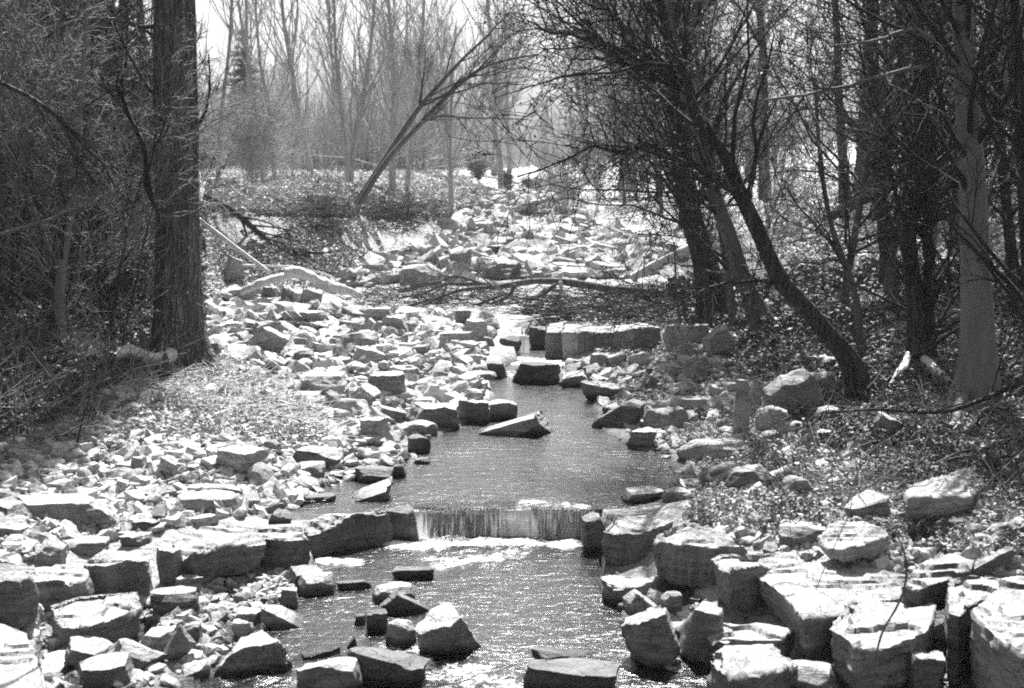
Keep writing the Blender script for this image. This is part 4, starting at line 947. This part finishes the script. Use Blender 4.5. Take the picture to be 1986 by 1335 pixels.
# the distant wood: one mass
g = rs(77); T = Tubes(); pf = par(n=(0, 13, 5, 3), t0=(.08, .15, .15), ang=(18, 50), up=(.03, .12, .08, .04), rmin=.02, max=3)
for k in range(120):
    d = g.uniform(100, 175); px = g.uniform(-200, 2200); x = (px - 993) / PXF * d; B = {0: [], 1: [], 2: [], 3: []}
    grow(B, np.array([x, d, g1(x, d) - .3]), np.array([0, 0, 1.]), g.uniform(5, 8.5) * (1 if px < 1100 else 2.), .14, 0, pf, g)
    for l in range(4):
        for P, rr in B[l]: T.add(P, rr, 3)
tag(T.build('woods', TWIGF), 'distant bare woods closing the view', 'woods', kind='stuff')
# evergreens
def evergreen(x, y, h, label, seed):
    g = rs(seed); z = g1(x, y); e = empty('pine_tree', (x, y, z), label, 'tree'); T = Tubes(); T.add([(0, 0, -.2), (0, 0, h)], [h * .02, .02], 7); T.build('trunk', BARKM, e)
    c = []; T2 = Tubes()
    for k in range(90):
        t = g.uniform(.18, 1); a = g.rand() * 6.28; L = h * .26 * (1 - t) ** .8 * g.uniform(.6, 1.1) + .15; p = np.array([0, 0, t * h]); q = p + np.array([math.cos(a) * L, math.sin(a) * L, -.12 * L + .1])
        T2.add([p, (p + q) / 2 + (0, 0, .05 * L), q], [.02, .015, .008], 3)
        s = g.rand(int(30 + 60 * (1 - t)))[:, None]; c.append(p + (q - p) * s + g.randn(len(s), 3) * np.array([.18, .18, .10]) * L * .5)
    T2.build('limb', BARKM, e); V, F = leafcloud(np.concatenate(c), .11, g, .4); mesh('crown', V, F, FIR, e, smooth=False)
p = at(480, 345, 72); evergreen(p[0], 72, 6.8, 'dark conifer with a pointed top in the far wood right of the big trunk', 1)
p = at(930, 365, 55); 
def bush(px, py, d, h, wd, label, seed):
    g = rs(seed); P = at(px, py, d); z = g1(P[0], d); e = empty('evergreen_bush', (P[0], d, z), label, 'bush'); T = Tubes(); c = []
    for k in range(26):
        a = g.rand() * 6.28; L = g.uniform(.5, 1); q = np.array([math.cos(a) * wd * .5 * g.rand() ** .5, math.sin(a) * wd * .5 * g.rand() ** .5, h * L]); T.add([(0, 0, -.05), q * .5 + (0, 0, h * .1), q], [.02, .012, .006], 3)
        s = g.uniform(.25, 1, 60)[:, None]; c.append(q * s + g.randn(60, 3) * .09 * wd)
    T.build('stems', BARKD, e); c = np.concatenate(c); c[:, 2] = np.abs(c[:, 2]); V, F = leafcloud(c, .05, g); mesh('foliage', V, F, FIR, e, smooth=False)
bush(928, 362, 56, 1.1, 1.1, 'small dark round bush at the head of the channel, beside the birch', 1)
bush(984, 368, 52, .7, .5, 'low dark bush at the foot of the wavering tree', 2)
bush(1032, 360, 58, .5, .8, 'low loose bush right of the wavering tree', 3)

# ------------------------------------------------------------------ logs, roots, sticks
def stick(name, label, t, d, mat, cat, dd=0., twigs=0, tl=.6, seed=1, sides=10, onground=True, lift=0., rough=.12, group=None, P=None):
    g = rs(seed)
    if P is None:
        pts = []
        for e in t.split('|'):
            a = list(map(float, e.split()))
            if d is None: q = hit(a[0], a[1]); pts.append(list(q + (0, 0, a[2] * q[1] / PXF * .45 + lift + (a[3] if len(a) > 3 else 0))) + [a[2] * q[1] / PXF / 2])
            else: q = at(a[0], a[1], d + dd * len(pts)); pts.append(list(q) + [a[2] * q[1] / PXF / 2])
        P = np.array(pts)
    C_ = crom(P, 7); o = C_[0, :3].copy(); Q = C_[:, :3] - o; rr = np.maximum(C_[:, 3], .003)
    th = np.arange(sides)[None] / sides * 6.28; f = fbm(np.stack([np.broadcast_to(np.cos(th) * 2, (len(Q), sides)), np.broadcast_to(np.sin(th) * 2, (len(Q), sides)), np.broadcast_to(np.arange(len(Q))[:, None] * .3, (len(Q), sides))], -1).reshape(-1, 3), 2, seed).reshape(len(Q), sides)
    T = Tubes(); T.add(Q, rr[:, None] * (1 + rough * f), sides, cap=True)
    if not twigs: return tag(T.build(name, mat, None, o), label, cat, group)
    e = empty(name, o, label, cat, group); T.build('trunk', mat, e); B = {0: [], 1: [], 2: [], 3: []}; pr = par(n=(0, 0, 5, 4), wig=(.1, .12, .16, .2), up=(0, .0, .0, .0), ang=(20, 50), rmin=.004)
    for k in range(twigs):
        i = g.randint(len(Q) // 4, len(Q) - 1); dr = nrm(Q[i + 1 if i + 1 < len(Q) else i] - Q[i - 1]); a = nrm(np.cross(dr, g.randn(3))); an = R(g.uniform(20, 50))
        grow(B, Q[i], nrm(dr * math.cos(an) + a * math.sin(an)), tl * g.uniform(.5, 1.3), rr[i] * .5, 1, pr, g)
    bank_tubes(B, (1, 2, 3)).build('branches', mat if mat is not DRIFT else BARKM, e); return e
stick('log', 'grey barkless log rising over boulders to meet the whiter one, right of the big trunk', '466 568 13|490 556 15|520 545 16|550 538 17|566 534 14', 24.1, DRIFT, 'log', rough=.3, sides=14, seed=2)
stick('log', 'bleached white log sloping down right over boulders, right of the big trunk', '552 528 18|576 530 22|600 536 21|625 550 22|645 557 20|672 564 18|700 574 12', 23.9, DRIFT, 'log', rough=.3, sides=14, seed=3)
stick('pole', 'thin straight pale pole slanting from behind the big trunk down to the bleached log', '372 415 9|420 452 9|470 490 9|524 530 8', 23.6, DRIFT, 'pole', sides=8)
stick('fallen_branch', 'dark fallen branch slanting down the left bank beyond the big trunk', '395 380 14|440 402 13|475 428 12|510 458 10|560 486 9|602 498 7', 27.5, BARKD, 'branch', twigs=9, tl=1.1, seed=4)
stick('fallen_branch', 'thin pale arching stick behind the bleached log', '470 515 5|520 516 5|580 520 5|640 536 4|665 560 3', 24.4, DRIFT, 'branch', sides=6)
stick('fallen_tree', 'long fallen limb lying right to left across the creek above the upper wall',
  '1300 574 18|1240 566 17|1180 560 16|1110 549 15|1075 546 14|1030 546 12|990 553 12|960 557 12|930 551 10|900 551 8|862 552 6|820 570 5|780 576 4', 24.3, BARKM, 'branch', dd=.03, seed=6)
for k, (lb, t) in enumerate([
  ('bare side branch of the log jam reaching farthest left to the boulders', '960 556 9|900 562 8|850 576 7|800 592 6|745 604 4|700 612 3'),
  ('curved side branch of the log jam under the farthest-reaching one', '1000 552 9|985 575 8|950 590 7|910 600 6|870 605 4|820 612 3'),
  ('straight side branch of the log jam above the upper cascade', '1060 560 9|1030 585 8|990 600 7|950 612 5|905 622 3'),
  ('thick side branch of the log jam dropping left of the pale forked stick', '1078 552 9|1050 572 9|1010 588 8|960 594 6|900 598 4'),
  ('side branch of the log jam lying lowest toward the domed boulders', '980 570 6|930 590 6|890 606 5|850 622 3'),
  ('side branch of the log jam rising over the white dome of rock', '930 550 7|905 540 6|880 536 5|850 546 4|800 552 3|760 560 2')]):
    stick('fallen_branch', lb, t, 24.1 - .12 * k, BARKM, 'branch', twigs=9, tl=.9, seed=20 + k, sides=7)
stick('forked_stick', 'pale stripped stick standing upright against the fallen limb', '1086 546 7|1088 562 8|1082 580 6|1076 590 4', 24, DRIFT, 'stick', sides=7)
stick('log', 'grey log sloping up to the right at the foot of the stout dark tree', '1228 538 17|1262 520 18|1300 500 19|1348 478 20', 25, DRIFT, 'log', dd=-.4, sides=12)
stick('log', 'flat dark mossy log lying in the rock field right of the big trunk', '515 642 16|550 642 20|590 644 20|624 648 16', None, BARKD, 'log', sides=12)
stick('log', 'long weathered flaking log lying behind the mossy one', '398 602 16|450 604 18|520 606 18|575 610 14', None, DRIFT, 'log', sides=12)
stick('log', 'short dark stump of log below the diagonal slab', '572 688 20|590 690 22|606 692 20', None, BARKD, 'log', sides=12)
stick('plank', 'rotten pale plank-like log lying slanted on the right shore above the weir', '1430 988 12 .02|1465 962 15 .03|1505 938 17 .04|1548 920 15 .04', None, DRIFT, 'log', sides=8, rough=.3)
stick('root', 'thick pale smooth root curving out left of the big trunk foot', '222 716 16 .05|250 708 26 .08|285 716 26 .06|310 722 30 .05|340 706 34 .05|352 690 30', None, DRIFT, 'root', sides=12)
stick('root', 'twisted pale root in front of the beech, lower end', '1768 706 6 .02|1790 716 16 .06|1812 736 18 .06|1840 752 14 .03|1862 762 8', None, DRIFT, 'root', sides=10, rough=.3)
stick('root', 'short pale root stub beside the twisted root', '1716 768 6|1735 750 12 .05|1752 738 16 .1|1760 722 10 .16', None, DRIFT, 'root', sides=10, rough=.3)
stick('root', 'bleached root spur running down from the beech foot', '1868 790 24 .06|1858 812 20 .03|1848 834 12', None, BARKB, 'root', sides=10, rough=.2)
stick('stump', 'small dark broken stump with splintered top below the big trunk', '318 742 22|319 728 20 .1|318 708 8 .2', None, BARKD, 'stump', sides=9, rough=.4)
stick('stick', 'thin dark stick propped across the left gravel bar', '305 902 3|330 940 4|360 975 4|396 1022 5', 11.6, BARKD, 'stick', dd=-.28, sides=5)
stick('stick', 'curved pale grass-like stick arching over wet pebbles below the weir arm', '470 1132 2|500 1150 2|514 1166 2|512 1186 2', 9.7, DRIFT, 'stick', dd=-.1, sides=4)
stick('stick', 'dark stick lying on pebbles below the flat plate stone', '262 1180 5|300 1188 5|350 1196 4|390 1206 3', None, BARKD, 'stick', sides=5, lift=.02)
stick('stick', 'thin upright weed stalk at the left edge of the gravel bar', '150 860 4|160 815 4|178 760 3', 12.5, BARKD, 'stalk', sides=5, twigs=3, tl=.2)
stick('vine', 'long thin vine stem hanging in front of the bottom right slabs', '1694 1345 5|1698 1280 5|1712 1225 5|1738 1180 5|1754 1140 5|1758 1100 5|1750 1060 4|1735 1035 3|1716 1020 3', 6.6, BARKM, 'vine', sides=6)
stick('vine', 'fine pale vine stem crossing the broad white flat slab', '1580 1150 2|1600 1100 2|1622 1052 2|1645 1000 2|1652 975 2', 8.6, BARKM, 'vine', sides=4)
stick('fallen_branch', 'long thin dark branch stretching low across the right bank litter', '1600 800 4|1700 795 6|1790 800 8|1850 795 9|1930 765 10|1995 735 10', 12, BARKD, 'branch', dd=-.1, twigs=6, tl=.7, seed=31)
stick('fallen_branch', 'forked grey branch poking from the litter at the right edge', '1858 872 12 .02|1885 850 12 .08|1915 832 10 .14|1955 850 8 .12|1995 872 7 .1', None, BARKM, 'branch', twigs=6, tl=.6, seed=32)
stick('fallen_branch', 'dark fallen trunk slanting on the bright slope behind the right trees', '1610 425 26|1640 405 24|1670 390 20|1700 385 12', 30, BARKD, 'log', twigs=6, tl=1., seed=33)
stick('fallen_branch', 'long bare branch sagging across the shaded wood at the left', '-20 150 9|60 190 8|120 235 8|180 300 6|240 345 4', 13.5, BARKD, 'branch', twigs=8, tl=.8, seed=34)
stick('fallen_branch', 'pale thin branch arching in front of the big trunk', '190 245 3|230 240 5|270 250 5|320 268 4', 14.5, BARKM, 'branch', twigs=6, tl=.5, seed=35)
stick('fallen_branch', 'broken grey branch lying low in the left thicket', '-30 462 8|20 450 8|60 438 7|100 425 6|140 405 4', 14, BARKM, 'branch', twigs=5, tl=.5, seed=41)
# upright thicket stems, left
for k, (lb, t) in enumerate([('smooth grey stem with a light flank in the left thicket', '118 640 20|116 560 20|125 480 18|140 400 14|150 300 11|160 150 9|170 0 7'),
     ('darker grey stem right beside the smooth one in the left thicket', '150 660 14|148 560 14|152 460 12|160 360 10|175 220 8|180 60 6'),
     ('dark stem leaning left with a fork near the ground in the thicket', '212 560 18|195 510 18|180 450 16|162 400 13|130 300 10|110 160 8|90 20 6'),
     ('dark stem leaning right from the same fork in the thicket', '205 540 12|222 470 11|232 400 10|240 300 8|244 150 7|248 20 6'),
     ('tall straight dark tree rising behind the left thicket', '206 470 24|208 300 22|210 120 20|212 -60 18')]):
    hero_tree('tree', lb, t, 15.5 + 1.3 * k, (BARKB, BARKM, BARKD, BARKD, BARKD)[k], TWIG, PB, 70 + k, nb=9, tb=(.25, 1), bl=1.2, sides=9)

# ------------------------------------------------------------------ litter, ivy, brush
def cover(name, zones, label, mat, seed, size, lift, flat, cat, dmax=60):
    g = rs(seed); Vs = []; Fs = []; n0 = 0
    for poly_, n, s, b in zones:
        q = inpoly(poly_, n, g); X, Y, Z = hitv(q[:, 0], q[:, 1]); k = Y < dmax
        du = np.maximum(sdist(UPW, X, Y), sdist(LOW, X, Y)); k &= du < -.03
        clump = n2(X, Y, 1.5, 3, seed); k &= clump > b
        X, Y, Z = X[k], Y[k], Z[k]; c = np.stack([X, Y, Z + lift * g.rand(len(X)) ** 1.5 * (1 + 1.2 * np.clip(n2(X, Y, 1.1, 2, seed + 5), 0, 1)) + .012], -1)
        V, F = leafcloud(c, 1., g, flat); V = c.repeat(4, 0) + (V - c.repeat(4, 0)) * (size * s * np.clip(Y / 14, .9, 2.2)).repeat(4)[:, None]
        Vs.append(V); Fs.append(F + n0); n0 += len(V)
    return tag(mesh(name, np.concatenate(Vs), np.concatenate(Fs), mat, smooth=False), label, cat, kind='stuff')
RB = "1340 620|1450 560|1560 520|1986 520|1986 960|1750 880|1560 880|1480 780|1420 700"
cover('ivy', [(RB, 42000, 1., -.35), ("1450 880|1986 860|1986 1080|1500 1030", 9000, .8, -.2), ("-60 520|300 500|300 700|200 780|-60 880", 42000, 1., -.6), ("1986 520|2500 520|2500 1500|2100 1500|1986 1100", 16000, 1., -.5), ("-450 540|-60 520|-60 880|-450 900", 9000, 1., -.5), ("280 400|400 400|400 640|300 640", 3500, 1., -.4), ("1290 560|1420 540|1460 640|1330 640", 4000, 1., -.3)],
      'dark ground ivy covering the banks', IVY, 3, .032, .13, .15, 'ground cover')
cover('leaf_litter', [(RB, 30000, 1., -.5), ("1980 480|2500 480|2500 1600|2080 1600|1980 1100", 16000, .9, -.9), ("-450 500|-60 500|-60 980|-450 1100", 9000, .9, -.8), ("270 390|400 390|400 690|300 690", 5000, .9, -.9), ("1330 880|1560 800|1986 880|1986 1100|1330 1020", 22000, .8, -.7), ("-40 660|300 640|560 720|640 860|300 860|-40 900", 24000, .9, -.6), ("1500 330|1986 300|1986 480|1500 500", 16000, 1., -.6),
      ("400 330|880 330|980 380|860 430|600 420|400 420", 16000, .9, -.5), ("560 440|640 430|740 500|620 560|420 540", 7000, .8, -.7), ("1120 600|1320 600|1330 700|1480 830|1320 880|1200 800", 7000, .7, -.6)],
      'pale dead leaves strewn over the banks', DRY, 5, .03, .05, .5, 'leaf litter', 90)
cover('pale_litter', [("240 740|420 700|620 780|650 860|500 850|300 790", 6000, .8, -2), ("1480 330|1986 300|1986 540|1560 530|1480 480", 22000, 1., -.5), ("400 330|880 330|980 380|860 420|600 410|400 410", 26000, .9, -.5), ("395 420|480 420|560 540|620 560|760 520|720 430|640 430|640 560|395 580", 9000, .9, -.5)], 'bleached leaves over the banks, their paleness standing in for sunlight', PALE, 8, .03, .03, .6, 'leaf litter', 90)  # pale leaf colour brightens slopes the trees keep out of the sun
def brush(name, label, poly_, n, L, rad, mat, seed, hz=.25, cat='brush', lift=.12):
    g = rs(seed); q = inpoly(poly_, n, g); X, Y, Z = hitv(q[:, 0], q[:, 1]); T = Tubes()
    for i in range(n):
        d = nrm(np.array([g.randn(), g.randn() * .6, abs(g.randn()) * hz])); l = L * g.uniform(.4, 1.3); p = np.array([X[i], Y[i], Z[i] + g.rand() * lift]); m1 = p + d * l / 2 + g.randn(3) * l * .06
        T.add([p, m1, p + d * l + g.randn(3) * l * .08], np.array([1, .7, .4]) * rad * g.uniform(.5, 1.5), 3)
    return tag(T.build(name, mat), label, cat, kind='stuff')
brush('driftwood_debris', 'heap of dark twigs and flood debris caught above the upper wall', "1020 600|1080 570|1300 560|1340 600|1290 630|1030 628", 1000, .5, .008, TWIG, 1, .12, lift=.14)
brush('driftwood_debris', 'tangle of twigs caught under the fallen limb left of the cascade', "650 590|720 565|1020 560|1020 610|760 600", 420, .6, .007, TWIG, 2, .25)
brush('roots', 'hanging roots and dark tangle along the eroded bank edge', "560 400|690 395|880 395|880 440|760 450|680 430|600 450|540 440", 900, .55, .008, TWIG, 3, .2, 'roots', .2)
brush('twigs', 'dead sticks and stalks scattered over the right bank', "1330 640|1986 560|1986 1000|1500 1000|1400 800", 800, .5, .005, TWIGL, 4, .5)
brush('twigs', 'dead stalks and vines over the shaded left slope', "-40 520|300 520|300 760|150 880|-40 880", 900, .6, .005, TWIGL, 5, .7)
brush('twigs', 'fine roots and grass washed over the mound below the big trunk', "240 740|420 700|620 780|640 860|500 830|300 770", 1500, .3, .006, BARKL, 6, .15, lift=.06)
brush('twigs', 'low stalks on the bright far bank', "400 330|860 330|980 370|860 420|560 420|400 440", 900, .5, .006, TWIGF, 7, 1.2)

brush('undergrowth', 'thin pale undergrowth stems standing along the foot of the far wood', "360 319|1060 319|1060 328|860 332|360 330", 3800, 3.2, .02, TWIGF, 9, 4., 'undergrowth', .05)
brush('undergrowth', 'thin undergrowth stems standing on the right hillside crest', "1280 300|1990 230|2000 262|1500 330|1280 338", 1300, 3., .016, TWIGF, 10, 4., 'undergrowth', .05)

# ------------------------------------------------------------------ the hazy air
hb = mesh('haze', np.array([(x, y, z) for z in (-4, 45) for y in (-12, 206) for x in (-330, 330)], float), np.array([(0, 2, 3, 1), (4, 5, 7, 6), (0, 1, 5, 4), (2, 6, 7, 3), (0, 4, 6, 2), (1, 3, 7, 5)]), None, smooth=False)
hm = bpy.data.materials.new('haze'); hm.use_nodes = True; hm.node_tree.nodes.clear()
pv = hm.node_tree.nodes.new('ShaderNodeVolumePrincipled'); pv.inputs['Color'].default_value = (.95, .95, .95, 1); pv.inputs['Density'].default_value = .0005; pv.inputs['Anisotropy'].default_value = .0
ho = hm.node_tree.nodes.new('ShaderNodeOutputMaterial'); hm.node_tree.links.new(pv.outputs[0], ho.inputs['Volume']); hb.data.materials.append(hm)
tag(hb, 'pale haze filling the air of the valley', 'haze', kind='stuff')
